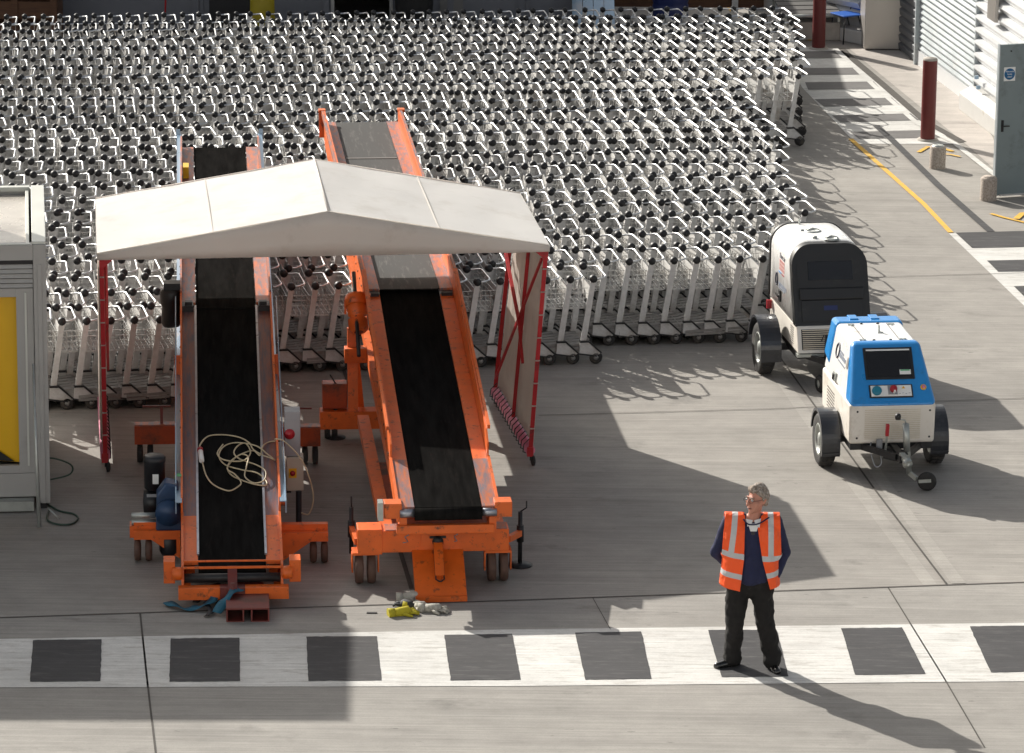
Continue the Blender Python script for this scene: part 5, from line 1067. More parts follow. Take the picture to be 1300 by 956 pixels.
# front slope helper: x, t -> point and matrix
F0, F1 = Vector((0, -0.66, 0.815)), Vector((0, -0.19, 1.39)); FD = (F1 - F0).normalized(); FN = Vector((0, -FD.z, FD.y))
def FS(x, tt, off): return F0.lerp(F1, tt) + Vector((x, 0, 0)) + FN * off
def fpanel(x0, x1, t0, t1, o0, o1, name, m, parent, bev=0.0, taper=0.0):
    mb = MB(); mb.hexa([FS(x0 - taper, t0, o0), FS(x1 + taper, t0, o0), FS(x1, t1, o0), FS(x0, t1, o0), FS(x0 - taper, t0, o1), FS(x1 + taper, t0, o1), FS(x1, t1, o1), FS(x0, t1, o1)]); return mb.build(name, m, parent, bev)
wnd = fpanel(-0.265, 0.265, 0.42, 0.92, 0.0, 0.012, 'window', 'black_plastic', t, 0.008, -0.0)
fpanel(-0.235, 0.235, 0.46, 0.885, 0.0125, 0.015, 'pane', 'window_dark', wnd)
fpanel(-0.235, 0.235, 0.865, 0.888, 0.0155, 0.017, 'light_strip', 'sticker_white', wnd)
fpanel(0.105, 0.225, 0.49, 0.565, 0.0155, 0.017, 'label', 'sticker_white', wnd); fpanel(0.115, 0.215, 0.545, 0.562, 0.0172, 0.0185, 'label_band', 'green', wnd)
rec = fpanel(-0.26, 0.26, 0.08, 0.34, -0.001, 0.004, 'panel_recess', 'blue_paint', t)
cp = fpanel(-0.245, 0.225, 0.13, 0.335, 0.005, 0.018, 'control_panel', 'black_plastic', t, 0.01)
fpanel(-0.228, 0.208, 0.15, 0.318, 0.0185, 0.021, 'panel_face', 'sticker_white', cp)
def fdisc(x, tt, r, h, m, name, parent, seg=20, off=0.021): mb = MB(); mb.lathe([(r, 0), (r, h * 0.7), (r * 0.8, h), (0, h)], FS(x, tt, off), FN, seg); return mb.build(name, m, parent)
fdisc(-0.165, 0.235, 0.052, 0.03, 'teal_cap', 'socket_cap', cp)
fpanel(-0.045, 0.055, 0.175, 0.315, 0.0215, 0.03, 'socket_base', 'box_grey', cp); fdisc(0.012, 0.25, 0.038, 0.045, 'red_cap', 'socket_cap', cp, off=0.03); fdisc(0.018, 0.2, 0.012, 0.05, 'sticker_white', 'latch', cp, 10, 0.03)
mb = MB(); mb.add([FS(0.105, 0.265, 0.0225), FS(0.145, 0.265, 0.0225), FS(0.125, 0.305, 0.0225)], [(0, 1, 2)]); mb.build('warning_triangle', 'warn', cp)
mb = MB()
for k in range(4): mb.bar(FS(0.07 + k * 0.035, 0.185 + 0.008 * (k % 2), 0.0225), FS(0.09 + k * 0.035, 0.19 + 0.008 * (k % 2), 0.0225), 0.006, 0.003)
mb.build('panel_marks', 'ink_grey', cp)
es = fdisc(0.345, 0.29, 0.032, 0.012, 'warn', 'stop_button', t, 20, 0.0); fdisc(0.345, 0.29, 0.02, 0.02, 'red_pale', 'button_cap', es, 16, 0.008)
# lid detail on the white roof
mb = MB()
for x in (-0.20, 0.18): mb.box((x - 0.004, -0.10, 1.374), (x + 0.004, 0.68, 1.3775))
mb.box((-0.35, -0.104, 1.374), (0.35, -0.098, 1.3775)); mb.build('lid_seams', 'seam', t)
mb = MB()
for x in (-0.22, 0.22):
    for y in (0.0, 0.64): mb.box((x - 0.035, y - 0.02, 1.375), (x + 0.035, y + 0.01, 1.385)); mb.box((x - 0.008, y - 0.06, 1.375), (x + 0.008, y + 0.0, 1.386))
mb.build('hinges', 'galv', t)
mb = MB()
for x in (-0.1, 0.08):
    for y in (-0.03, 0.67): mb.lathe([(0.016, 0), (0.016, 0.012), (0, 0.014)], (x, y, 1.374), (0, 0, 1), 10)
mb.build('rubber_stops', 'knob', t)
mb = MB(); mb.bar((0.02, 0.30, 1.37), (0.02, 0.31, 1.45), 0.02, 0.03); mb.bar((0.0, 0.28, 1.38), (0.06, 0.28, 1.38), 0.03, 0.012); mb.build('lifting_eye', 'galv', t)
# side (towards the camera's left): slope helper
def SS(y, z, off=0.0):
    k = (z - 0.835) / (1.375 - 0.835); x = -(0.455 - 0.10 * max(0, min(1, k))) if z > 0.835 else -0.462
    return Vector((x - off, y, z))
def spanel(y0, y1, z0, z1, off, th, name, m, parent): mb = MB(); mb.hexa([SS(y0, z0, off), SS(y1, z0, off), SS(y1, z1, off), SS(y0, z1, off), SS(y0, z0, off + th), SS(y1, z0, off + th), SS(y1, z1, off + th), SS(y0, z1, off + th)]); return mb.build(name, m, parent)
mb = MB(); c0 = SS(0.40, 1.16, 0.004); mb.tube([SS(0.40 + 0.075 * math.cos(2 * math.pi * k / 20), 1.16 + 0.075 * math.sin(2 * math.pi * k / 20), 0.004) for k in range(20)], 0.010, 6, closed=True); mb.build('ring_logo', 'ink', t)
mb = MB()
for k, (y0, y1, z_) in enumerate(((0.30, -0.02, 1.14), (0.30, 0.10, 1.18), (0.32, -0.06, 1.08))):
    hh = (0.022, 0.012, 0.008)[k]; yy = y0
    rr = random.Random(k)
    while yy > y1: dy = rr.uniform(0.012, 0.03); mb.hexa([SS(yy, z_ - hh, 0.003), SS(yy - dy, z_ - hh, 0.003), SS(yy - dy, z_ + hh, 0.003), SS(yy, z_ + hh, 0.003), SS(yy, z_ - hh, 0.005), SS(yy - dy, z_ - hh, 0.005), SS(yy - dy, z_ + hh, 0.005), SS(yy, z_ + hh, 0.005)]); yy -= dy + 0.008
mb.build('side_lettering', 'ink_grey', t)
hs = spanel(0.22, 0.34, 0.86, 0.95, 0.003, 0.02, 'side_latch', 'galv', t); spanel(0.25, 0.31, 0.875, 0.935, 0.024, 0.01, 'latch_handle', 'steel_dark', hs)
spanel(-0.17, -0.10, 1.10, 1.22, 0.003, 0.006, 'side_sticker', 'cabinet', t)
mb = MB()
for k in range(9):
    for j in range(7): mb.box((-0.4685, 0.2 + k * 0.045, 0.50 + j * 0.035), (-0.4655, 0.225 + k * 0.045, 0.512 + j * 0.035))
mb.build('side_vents', 'seam', lb)
mb = MB()
for j in range(16): mb.box((-0.30, -0.642, 0.455 + j * 0.021), (0.30, -0.6385, 0.463 + j * 0.021))
mb.build('front_louvres', 'grille', lb)
mb = MB()
for x in (-0.38, 0.40):
    for z in (0.47, 0.76): mb.lathe([(0.012, 0), (0.0, 0.003)], (x, -0.641, z), (0, -1, 0), 8)
mb.build('screws', 'steel_dark', lb)
wheel(t, -0.60, 0, 0.285, 0.165, -1); wheel(t, 0.60, 0, 0.285, 0.165, 1)
for s_ in (-1, 1):
    f = fender(t, min(s_ * 0.49, s_ * 0.69), max(s_ * 0.49, s_ * 0.69), 0, 0.335, 0.29, 8, 200)
    mb = MB(); mb.box((min(s_ * 0.49, s_ * 0.69), -0.338, 0.12 + 0.10), (max(s_ * 0.49, s_ * 0.69), -0.33, 0.20)); mb.build('mud_flap', 'fender', f)
mb = MB(); mb.box((-0.44, -0.60, 0.33), (0.44, 0.85, 0.398)); mb.bar((-0.60, 0, 0.285), (0.60, 0, 0.285), 0.06); mb.build('chassis', 'steel_dark', t)
mb = MB(); mb.bar((-0.30, -0.60, 0.36), (-0.02, -1.0, 0.36), 0.05, 0.06); mb.bar((0.30, -0.60, 0.36), (0.06, -1.0, 0.36), 0.05, 0.06); mb.bar((0.02, -0.6, 0.36), (0.02, -1.12, 0.36), 0.07, 0.07); mb.bar((-0.1, -0.7, 0.33), (0.12, -0.72, 0.28), 0.1, 0.12); mb.build('drawbar', 'steel_dark', t)
mb = MB(); mb.lathe([(0, -0.07), (0.04, -0.07), (0.045, 0), (0.055, 0.05), (0, 0.08)], (0.05, -1.18, 0.36), (0, -0.8, -0.3), 12); mb.bar((0.02, -1.05, 0.40), (0.06, -1.25, 0.36), 0.06, 0.05); mb.build('coupling', 'galv', t)
mb = MB(); mb.bar((-0.10, -0.80, 0.38), (-0.10, -0.86, 0.62), 0.02); mb.build('brake_lever', 'galv', t); mb = MB(); mb.bar((-0.10, -0.842, 0.55), (-0.10, -0.867, 0.68), 0.035); mb.build('lever_grip', 'red_cap', t)
jx, jy = 0.13, -0.95
mb = MB(); mb.cyl((jx, jy, 0.16), (jx - 0.05, jy + 0.02, 0.68), 0.030, 12); mb.cyl((jx - 0.03, jy + 0.01, 0.40), (jx - 0.05, jy + 0.02, 0.70), 0.036, 12); mb.tube([(jx - 0.05, jy + 0.02, 0.70), (jx - 0.06, jy + 0.02, 0.74), (jx - 0.14, jy, 0.76)], 0.008, 6); jt = mb.build('jockey_tube', 'galv', t)
mb = MB(); mb.lathe([(0, 0), (0.028, 0), (0.034, 0.03), (0.025, 0.06), (0, 0.065)], (jx - 0.14, jy, 0.755), (0, 0, 1), 12); mb.build('crank_knob', 'knob', jt)
mb = MB(); mb.lathe([(0, -0.028), (0.06, -0.03), (0.098, -0.022), (0.102, 0), (0.098, 0.022), (0.06, 0.03), (0, 0.028)], (0.30, -1.06, 0.102), (0.35, 1, 0), 24); jw = mb.build('jockey_wheel', 'rubber', t)
mb = MB(); mb.bar((jx, jy, 0.17), (0.19, -1.05, 0.13), 0.03, 0.05); mb.bar((0.20, -1.10, 0.115), (0.33, -1.12, 0.125), 0.006, 0.035); mb.build('wheel_fork', 'galv', jw)
mb = MB(); mb.tube(spline([(-0.22, -0.62, 0.42), (-0.24, -0.70, 0.34), (-0.20, -0.78, 0.20), (-0.14, -0.80, 0.24), (-0.16, -0.72, 0.40)], 8), 0.007, 6); mb.box((-0.17, -0.68, 0.36), (-0.11, -0.645, 0.46)); mb.build('breakaway_cable', 'box_grey', t)

# ---- white trailer with a black domed hood
WT = thing('generator_trailer', 'white generator trailer with a black domed front hood parked beside the trolleys', 'trailer', (2.87 + 0.70 * math.cos(R(9)), 48.27 + 0.70 * math.sin(R(9)), 0), R(9.0)); t = WT
W_, Zb, Zt, RR = 0.435, 0.72, 1.58, 0.235
def arch(w_, zt, zb, r):
    pts = [(-w_, zb)]
    for k in range(9): an = math.pi - k * math.pi / 16; pts.append((-w_ + r + r * math.cos(an), zt - r + r * math.sin(an)))
    for k in range(9): an = math.pi / 2 - k * math.pi / 16; pts.append((w_ - r + r * math.cos(an), zt - r + r * math.sin(an)))
    pts.append((w_, zb)); return pts
def yf(z): return -(0.64 - (z - 0.72) * 0.42)
def shell(ring, ya, yb, name, m, parent, crown=0.0):      # ya(z) front, yb(z) rear
    mb = MB(); n = len(ring); rows = 7; vs = []
    for j in range(rows + 1):
        for x, z in ring: q = j / rows; vs.append((x, ya(z) * (1 - q) + yb(z) * q, z + crown * math.sin(math.pi * q) * (z - Zb)))
    fs = [(j * n + k, j * n + k + 1, (j + 1) * n + k + 1, (j + 1) * n + k) for j in range(rows) for k in range(n - 1)]
    fs += [(j * n + n - 1, j * n, (j + 1) * n, (j + 1) * n + n - 1) for j in range(rows)]
    mb.add(vs, fs, 0, True); o = len(mb.v) - len(vs)
    mb.f.append(tuple(reversed(range(o, o + n)))); mb.m.append(0); mb.sm.append(False); mb.f.append(tuple(range(o + rows * n, o + rows * n + n))); mb.m.append(0); mb.sm.append(False)
    ob = mb.build(name, m, parent); return ob
ub = shell(arch(W_, Zt, Zb, RR), lambda z: yf(z) + 0.09, lambda z: 0.78, 'upper_body', 'white_paint', t, 0.02)
shell(arch(W_ + 0.012, Zt + 0.008, Zb, RR), lambda z: 0.76, lambda z: 0.82, 'rear_seal', 'black_plastic', t)
hd = shell(arch(W_ + 0.006, Zt + 0.004, Zb - 0.01, RR), lambda z: yf(z) - 0.01, lambda z: yf(z) + 0.12, 'front_hood', 'black_plastic', t)
ring = arch(W_ - 0.045, Zt - 0.05, Zb + 0.05, RR - 0.05)
mb = MB(); mb.add([(x, yf(z) - 0.016, z) for x, z in ring], [tuple(range(len(ring)))]); mb.build('hood_face', 'black_plastic', hd)
def hb(x0, x1, z0, z1, o0, o1, name, m): mb = MB(); mb.hexa([Vector(p) for p in ((x0, yf(z0) - o0, z0), (x1, yf(z0) - o0, z0), (x1, yf(z0) - o1, z0), (x0, yf(z0) - o1, z0), (x0, yf(z1) - o0, z1), (x1, yf(z1) - o0, z1), (x1, yf(z1) - o1, z1), (x0, yf(z1) - o1, z1))]); return mb.build(name, m, hd, 0.012)
hb(-0.26, 0.26, 1.20, 1.40, 0.017, 0.024, 'hood_window', 'window_dark'); hb(-0.375, 0.375, 1.00, 1.12, 0.017, 0.05, 'hood_rib', 'black_plastic'); hb(-0.36, 0.36, 0.76, 0.99, 0.017, 0.03, 'hood_panel', 'black_plastic')
hb(-0.10, 0.06, 0.88, 0.93, 0.0305, 0.032, 'hood_badge', 'navy')
mb = MB(); mb.hexa([Vector(p) for p in ((-0.43, -0.78, 0.42), (0.43, -0.78, 0.42), (0.43, 0.76, 0.42), (-0.43, 0.76, 0.42), (-0.43, -0.665, 0.715), (0.43, -0.665, 0.715), (0.43, 0.77, 0.715), (-0.43, 0.77, 0.715))]); lw = mb.build('lower_body', 'white_skirt', t, 0.015)
def yl(z): return -(0.78 - (z - 0.42) * 0.39)
mb = MB(); mb.hexa([Vector(p) for p in ((-0.38, yl(0.46) - 0.006, 0.46), (0.38, yl(0.46) - 0.006, 0.46), (0.38, yl(0.46) + 0.01, 0.46), (-0.38, yl(0.46) + 0.01, 0.46), (-0.38, yl(0.68) - 0.006, 0.68), (0.38, yl(0.68) - 0.006, 0.68), (0.38, yl(0.68) + 0.01, 0.68), (-0.38, yl(0.68) + 0.01, 0.68))]); gp_ = mb.build('grille_panel', 'steel_dark', lw)
mb = MB()
for j in range(10): z = 0.47 + j * 0.022; mb.box((-0.37, yl(z) - 0.018, z), (0.37, yl(z) - 0.007, z + 0.010))
mb.build('grille_bars', 'grille', gp_)
mb = MB()
for k in range(5):
    for j in range(8): mb.box((-0.4335, -0.52 + k * 0.035, 0.47 + j * 0.026), (-0.4305, -0.505 + k * 0.035, 0.482 + j * 0.026))
mb.build('side_vents', 'seam', lw)
mb = MB(); mb.bar((-0.438, -0.66, 0.73), (-0.438, 0.76, 0.73), 0.004, 0.012); mb.build('body_seam', 'seam', t)
mb = MB()
for x, y, r in ((-0.05, 0.30, 0.10), (0.08, -0.10, 0.09)): mb.lathe([(r, 0), (r, 0.012), (r * 0.7, 0.02), (r * 0.65, 0.008), (0, 0.006)], (x, y, Zt + 0.01), (0, 0, 1), 20); mb.tube([(x - 0.07, y, Zt + 0.03), (x, y, Zt + 0.05), (x + 0.07, y, Zt + 0.03)], 0.008, 6)
mb.lathe([(0.03, 0), (0.03, 0.02), (0, 0.02)], (-0.17, 0.34, Zt + 0.005), (0, 0, 1), 12); mb.lathe([(0.03, 0), (0.03, 0.02), (0, 0.02)], (-0.10, -0.02, Zt + 0.01), (0, 0, 1), 12); mb.bar((-0.12, 0.70, Zt), (-0.12, 0.70, Zt + 0.07), 0.02); mb.build('roof_fittings', 'galv', t)
# side marks
Sx = -W_ - 0.003
mb = MB(); mb.tube([(Sx, 0.40 + 0.05 * math.cos(2 * math.pi * k / 20), 1.02 + 0.075 * math.sin(2 * math.pi * k / 20)) for k in range(20)], 0.009, 6, closed=True); mb.build('ring_logo', 'ink', t)
mb = MB(); rr = random.Random(4)
for y0, y1, z_, hh in ((0.30, -0.10, 0.99, 0.022), (0.30, -0.02, 0.95, 0.010)):
    yy = y0
    while yy > y1: dy = rr.uniform(0.014, 0.03); mb.box((Sx - 0.001, yy - dy, z_ - hh), (Sx + 0.001, yy, z_ + hh)); yy -= dy + 0.008
mb.build('side_lettering', 'ink_grey', t)
mb = MB()
for k in range(6):
    for j in range(3): mb.box((Sx - 0.001, 0.02 + k * 0.045, 1.16 + j * 0.045), (Sx + 0.001, 0.05 + k * 0.045, 1.195 + j * 0.045))
mb.build('side_lettering', 'ink_red', t)
text_mesh('side_lettering', 'Start air', 0.085, 'ink', t, frame_mtx((Sx, 0.12, 1.33), (0, -1, 0), (0, 0, 1)), 0.001)
mb = MB(); mb.bar((Sx - 0.001, 0.32, 1.13), (Sx - 0.001, 0.18, 1.13), 0.003, 0.012); mb.build('blue_stripe', 'blue_paint', t); mb = MB(); mb.bar((Sx - 0.001, 0.14, 1.13), (Sx - 0.001, 0.02, 1.13), 0.003, 0.012); mb.build('red_stripe', 'red_cap', t)
mb = MB(); mb.box((Sx - 0.02, 0.14, 0.80), (Sx, 0.22, 0.93)); mb.bar((Sx - 0.03, 0.18, 0.86), (Sx - 0.03, 0.30, 0.87), 0.02); mb.build('side_latch', 'steel_dark', t)
mb = MB(); mb.box((Sx - 0.06, 0.62, 0.60), (Sx, 0.66, 0.70)); mb.build('side_lamp', 'red_cap', t)
wheel(t, -0.66, 0, 0.30, 0.17, -1); wheel(t, 0.66, 0, 0.30, 0.17, 1)
for s_ in (-1, 1):
    f = fender(t, min(s_ * 0.53, s_ * 0.77), max(s_ * 0.53, s_ * 0.77), 0, 0.375, 0.31, 8, 188)
    mb = MB(); mb.box((min(s_ * 0.53, s_ * 0.77), -0.375, 0.22), (max(s_ * 0.53, s_ * 0.77), -0.365, 0.32)); mb.build('mud_flap', 'fender', f)
mb = MB(); mb.box((-0.42, -0.70, 0.34), (0.42, 0.74, 0.418)); mb.bar((-0.66, 0, 0.30), (0.66, 0, 0.30), 0.06); mb.bar((-0.5, -0.2, 0.37), (-0.5, 0.2, 0.37), 0.1, 0.06); mb.build('chassis', 'steel_dark', t)
mb = MB(); mb.box((-0.44, -0.79, 0.38), (-0.05, -0.70, 0.415)); mb.build('corner_bumper', 'galv', t)
mb = MB(); mb.bar((-0.30, -0.70, 0.37), (-0.02, -1.25, 0.37), 0.05, 0.06); mb.bar((0.30, -0.70, 0.37), (0.06, -1.25, 0.37), 0.05, 0.06); mb.bar((0.02, -0.7, 0.37), (0.02, -1.45, 0.37), 0.07, 0.07); mb.build('drawbar', 'steel_dark', t)
jl = Vector((3.51, 47.42, 0)) - WT.location; cc, ss = math.cos(R(9)), math.sin(R(9)); jl = Vector((jl.x * cc + jl.y * ss, -jl.x * ss + jl.y * cc, 0))
mb = MB(); mb.lathe([(0.05, -0.03), (0.085, -0.028), (0.105, 0), (0.085, 0.028), (0.05, 0.03)], (jl.x, jl.y, 0.105), (1, 0.2, 0), 22); jw = mb.build('jockey_wheel', 'rubber', t); mb = MB(); mb.lathe([(0.05, 0.02), (0.03, 0.02), (0, 0.03)], (jl.x, jl.y, 0.105), (-1, -0.2, 0), 16); mb.lathe([(0.05, 0.02), (0.03, 0.02), (0, 0.03)], (jl.x, jl.y, 0.105), (1, 0.2, 0), 16); mb.build('hub', 'galv', jw)
mb = MB(); mb.cyl((jl.x + 0.07, jl.y + 0.03, 0.14), (jl.x + 0.07, jl.y + 0.03, 0.66), 0.024, 10); mb.tube([(jl.x + 0.07, jl.y + 0.03, 0.66), (jl.x + 0.03, jl.y, 0.68), (jl.x + 0.0, jl.y, 0.60)], 0.007, 6); mb.build('jockey_tube', 'steel_dark', t)

# ================================================================== THE MAN
def blob(name, caps, m, parent, vox=0.012, sm=4, ells=(), disp=0.0):
    mb = MB()
    for (a, ra, b_, rb) in caps:
        a, b_ = Vector(a), Vector(b_); n = max(2, int((b_ - a).length / 0.03) + 1)
        mb.sphere(a, ra, 16, 10); mb.sphere(b_, rb, 16, 10); mb.tube([a, b_], [ra, rb], 16)
    for (c, sc) in ells: mb.sphere(c, 1.0, 20, 14, 0, sc)
    me = mb.mesh(name, m); tmp = bpy.data.objects.new(name + '_tmp', me); COL.objects.link(tmp)
    rm = tmp.modifiers.new('r', 'REMESH'); rm.mode = 'VOXEL'; rm.voxel_size = vox; rm.use_smooth_shade = True
    s1 = tmp.modifiers.new('s', 'SMOOTH'); s1.iterations = sm; s1.factor = 0.5
    if disp:
        tx = bpy.data.textures.new(name, 'CLOUDS'); tx.noise_scale = 0.09; dm = tmp.modifiers.new('d', 'DISPLACE'); dm.texture = tx; dm.strength = disp; dm.mid_level = 0.5
    dg = bpy.context.evaluated_depsgraph_get(); dg.update()
    me2 = bpy.data.meshes.new_from_object(tmp.evaluated_get(dg)); bpy.data.objects.remove(tmp)
    me2.materials.clear(); me2.materials.append(M[m]); me2.polygons.foreach_set('use_smooth', [True] * len(me2.polygons))
    ob = bpy.data.objects.new(name, me2); COL.objects.link(ob)
    if parent: ob.parent = parent
    return ob
mp_ = G(949, 850)
MAN = thing('person', 'man in an orange hi-vis vest, navy jumper and black trousers standing on the walkway', 'person', (mp_.x, mp_.y + 0.02, 0)); t = MAN
SH = 1.42
# skeleton (x image right, y away from camera)
fr, fl = Vector((-0.14, 0.06, 0)), Vector((0.225, 0.0, 0))     # ankles (image left, image right)
kr, kl = Vector((-0.125, -0.02, 0.47)), Vector((0.15, -0.03, 0.47))
hr, hl = Vector((-0.10, 0.0, 0.86)), Vector((0.10, 0.0, 0.86))
sr, sl = Vector((-0.195, 0.01, SH)), Vector((0.215, 0.01, SH))
er, el_ = Vector((-0.305, 0.11, 1.09)), Vector((0.318, 0.09, 1.11))
wr, wl = Vector((-0.17, 0.21, 0.93)), Vector((0.235, -0.03, 0.925))
HC = Vector((0.045, -0.035, 1.655)); YAW = R(-48)     # head turned to the image left
def hd_(p): x, y, z = p; c, s_ = math.cos(YAW), math.sin(YAW); return HC + Vector((x * c - y * s_, x * s_ + y * c, z)) * 1.10
body_caps = [((fr.x, fr.y, 0.10), 0.045, kr, 0.058), (kr, 0.06, hr, 0.085), ((fl.x, fl.y, 0.10), 0.045, kl, 0.058), (kl, 0.06, hl, 0.085),
    ((-0.09, 0, 0.90), 0.10, (0.09, 0, 0.90), 0.10), ((-0.07, 0.0, 1.0), 0.10, (-0.09, 0, 1.33), 0.105), ((0.07, 0.0, 1.0), 0.10, (0.10, 0, 1.33), 0.105), (sr, 0.058, (0, 0, 1.43), 0.07), (sl, 0.058, (0.01, 0, 1.43), 0.07),
    ((0.01, 0.0, 1.40), 0.062, HC + Vector((-0.005, 0.02, -0.09)), 0.056),
    (sr, 0.052, er, 0.042), (er, 0.040, wr, 0.028), (sl, 0.052, el_, 0.042), (el_, 0.040, wl, 0.028)]
def hand_caps(w_, d, curl, n_, thumb):    # w wrist, d direction, n palm normal
    d = d.normalized(); n_ = (n_ - d * n_.dot(d)).normalized(); s_ = d.cross(n_)
    out = [(w_, 0.024, w_ + d * 0.045, 0.027)]
    for k in range(4):
        b0 = w_ + d * 0.075 + s_ * (-0.030 + k * 0.020); out.append((w_ + d * 0.02 + s_ * (-0.018 + k * 0.012), 0.016, b0, 0.0115)); L_ = (0.036, 0.042, 0.039, 0.030)[k]
        p1 = b0 + d * L_ * 0.85 + n_ * L_ * 0.45 * curl; p2 = p1 + d * L_ * 0.45 + n_ * L_ * 0.7 * curl; out += [(b0, 0.0105, p1, 0.0092), (p1, 0.0092, p2, 0.0078)]
    b0 = w_ + d * 0.02 + s_ * thumb * 0.028; p1 = b0 + d * 0.03 + s_ * thumb * 0.026; p2 = p1 + d * 0.028 + n_ * 0.01; out += [(b0, 0.013, p1, 0.0105), (p1, 0.0105, p2, 0.009)]
    return out
body_caps += hand_caps(wl, Vector((-0.55, -0.35, -0.75)), 0.5, Vector((-0.5, 0.8, 0)), -1)
body_caps += hand_caps(wr, Vector((0.75, 0.25, -0.35)), 0.7, Vector((0, -0.6, -0.6)), 1)
ells = [(HC + Vector((0, 0.0, 0.0)), (0.001, 0.001, 0.001))]
body = blob('body', body_caps, 'skin', t, 0.009, 3)
# head: finer remesh joined into the same continuous body
hc = [(hd_((0, 0.012, 0.02)), 0.082, hd_((0, 0.02, 0.035)), 0.084), (hd_((0, -0.018, -0.02)), 0.076, hd_((0, -0.030, -0.055)), 0.062), (hd_((0, -0.045, -0.075)), 0.036, hd_((0, -0.062, -0.098)), 0.026),
      (hd_((0, -0.092, 0.005)), 0.009, hd_((0, -0.112, -0.032)), 0.014), (hd_((-0.012, -0.10, -0.036)), 0.009, hd_((0.012, -0.10, -0.036)), 0.009),
      (hd_((-0.030, -0.080, 0.026)), 0.012, hd_((0.030, -0.080, 0.026)), 0.012), (hd_((-0.018, -0.083, -0.064)), 0.008, hd_((0.018, -0.083, -0.064)), 0.008),
      (hd_((-0.045, -0.05, -0.02)), 0.028, hd_((-0.04, -0.05, -0.05)), 0.024), (hd_((0.045, -0.05, -0.02)), 0.028, hd_((0.04, -0.05, -0.05)), 0.024),
      (hd_((-0.078, 0.012, 0.012)), 0.012, hd_((-0.076, 0.006, -0.028)), 0.009), (hd_((0.078, 0.012, 0.012)), 0.012, hd_((0.076, 0.006, -0.028)), 0.009),
      (hd_((-0.088, 0.016, 0.004)), 0.010, hd_((-0.082, 0.01, -0.02)), 0.008), (hd_((0.088, 0.016, 0.004)), 0.010, hd_((0.082, 0.01, -0.02)), 0.008),
      ((0.01, 0.0, 1.42), 0.060, HC + Vector((0.0, 0.015, -0.07)), 0.054)]
bpy.data.objects.remove(body)
body = blob('body', body_caps + hc, 'skin', t, 0.0068, 2)
def hpart(name, caps, m, vox=0.006, sm=2, disp=0.0): return blob(name, caps, m, t, vox, sm, disp=disp)
hair_caps = [(hd_((0, 0.030, 0.040)), 0.091, hd_((0, 0.036, 0.025)), 0.090), (hd_((0, -0.026, 0.084)), 0.045, hd_((0, 0.03, 0.070)), 0.072), (hd_((-0.045, -0.02, 0.075)), 0.035, hd_((-0.07, 0.02, 0.03)), 0.026), (hd_((0.045, -0.02, 0.075)), 0.035, hd_((0.07, 0.02, 0.03)), 0.026), (hd_((0.0, 0.07, 0.0)), 0.05, hd_((0, 0.065, -0.045)), 0.035), (hd_((0.060, 0.045, 0.0)), 0.030, hd_((0.05, 0.055, -0.04)), 0.025), (hd_((-0.060, 0.045, 0.0)), 0.030, hd_((-0.05, 0.055, -0.04)), 0.025), (hd_((0.082, -0.006, 0.03)), 0.009, hd_((0.082, -0.004, 0.0)), 0.007), (hd_((-0.082, -0.006, 0.03)), 0.009, hd_((-0.082, -0.004, 0.0)), 0.007)]
hpart('hair', hair_caps, 'hair', 0.006, 1, 0.012)
for s_ in (-1, 1):
    mb = MB(); mb.sphere(hd_((s_ * 0.031, -0.086, 0.006)), 0.0115, 12, 8); e_ = mb.build('eye', 'sticker_white', t); mb = MB(); mb.sphere(hd_((s_ * 0.031, -0.0935, 0.005)), 0.0058, 10, 6); mb.build('iris', 'ink', e_)
    mb = MB(); mb.tube([hd_((s_ * 0.012, -0.098, 0.026)), hd_((s_ * 0.035, -0.094, 0.031)), hd_((s_ * 0.05, -0.082, 0.024))], 0.004, 6); mb.build('eyebrow', 'hair', t)
mb = MB(); mb.tube([hd_((-0.024, -0.087, -0.066)), hd_((0, -0.0945, -0.064)), hd_((0.024, -0.087, -0.066))], 0.0035, 6); mb.build('mouth', 'red_brown', t)
mb = MB()
for s_ in (-1, 1):
    mb.tube([hd_((s_ * (0.034 + 0.021 * math.cos(a)), -0.106 + 0.006 * math.cos(a), 0.003 + 0.014 * math.sin(a))) for a in [k * math.pi / 7 for k in range(14)]], 0.0018, 5, closed=True)
    mb.tube([hd_((s_ * 0.056, -0.098, 0.008)), hd_((s_ * 0.078, -0.06, 0.010)), hd_((s_ * 0.086, 0.012, 0.012))], 0.0022, 5)
mb.tube([hd_((-0.013, -0.106, 0.006)), hd_((0, -0.11, 0.009)), hd_((0.013, -0.106, 0.006))], 0.002, 5)
gs = mb.build('glasses', 'steel_dark', t)
# clothes
def up(p, k): return Vector(p)
jum = [((-0.085, 0.0, 0.93), 0.125, (-0.085, 0.0, 1.05), 0.125), ((0.085, 0.0, 0.93), 0.125, (0.085, 0.0, 1.05), 0.125), ((0, -0.035, 0.95), 0.125, (0, -0.03, 1.1), 0.125), ((-0.085, 0, 1.05), 0.128, (-0.10, 0.0, 1.33), 0.118), ((0.085, 0, 1.05), 0.128, (0.115, 0.0, 1.33), 0.118), ((0, -0.02, 1.1), 0.125, (0.01, -0.01, 1.33), 0.115),
       (sr, 0.075, (-0.07, 0, 1.44), 0.062), (sl, 0.075, (0.08, 0, 1.44), 0.062), (sr, 0.074, er, 0.060), (er, 0.060, wr, 0.044), (sl, 0.074, el_, 0.060), (el_, 0.060, wl, 0.044)]
blob('jumper', [(a, ra + 0.012, b, rb + 0.012) for a, ra, b, rb in jum[:6]] + jum[6:], 'navy_knit', t, 0.011, 3, disp=0.016)
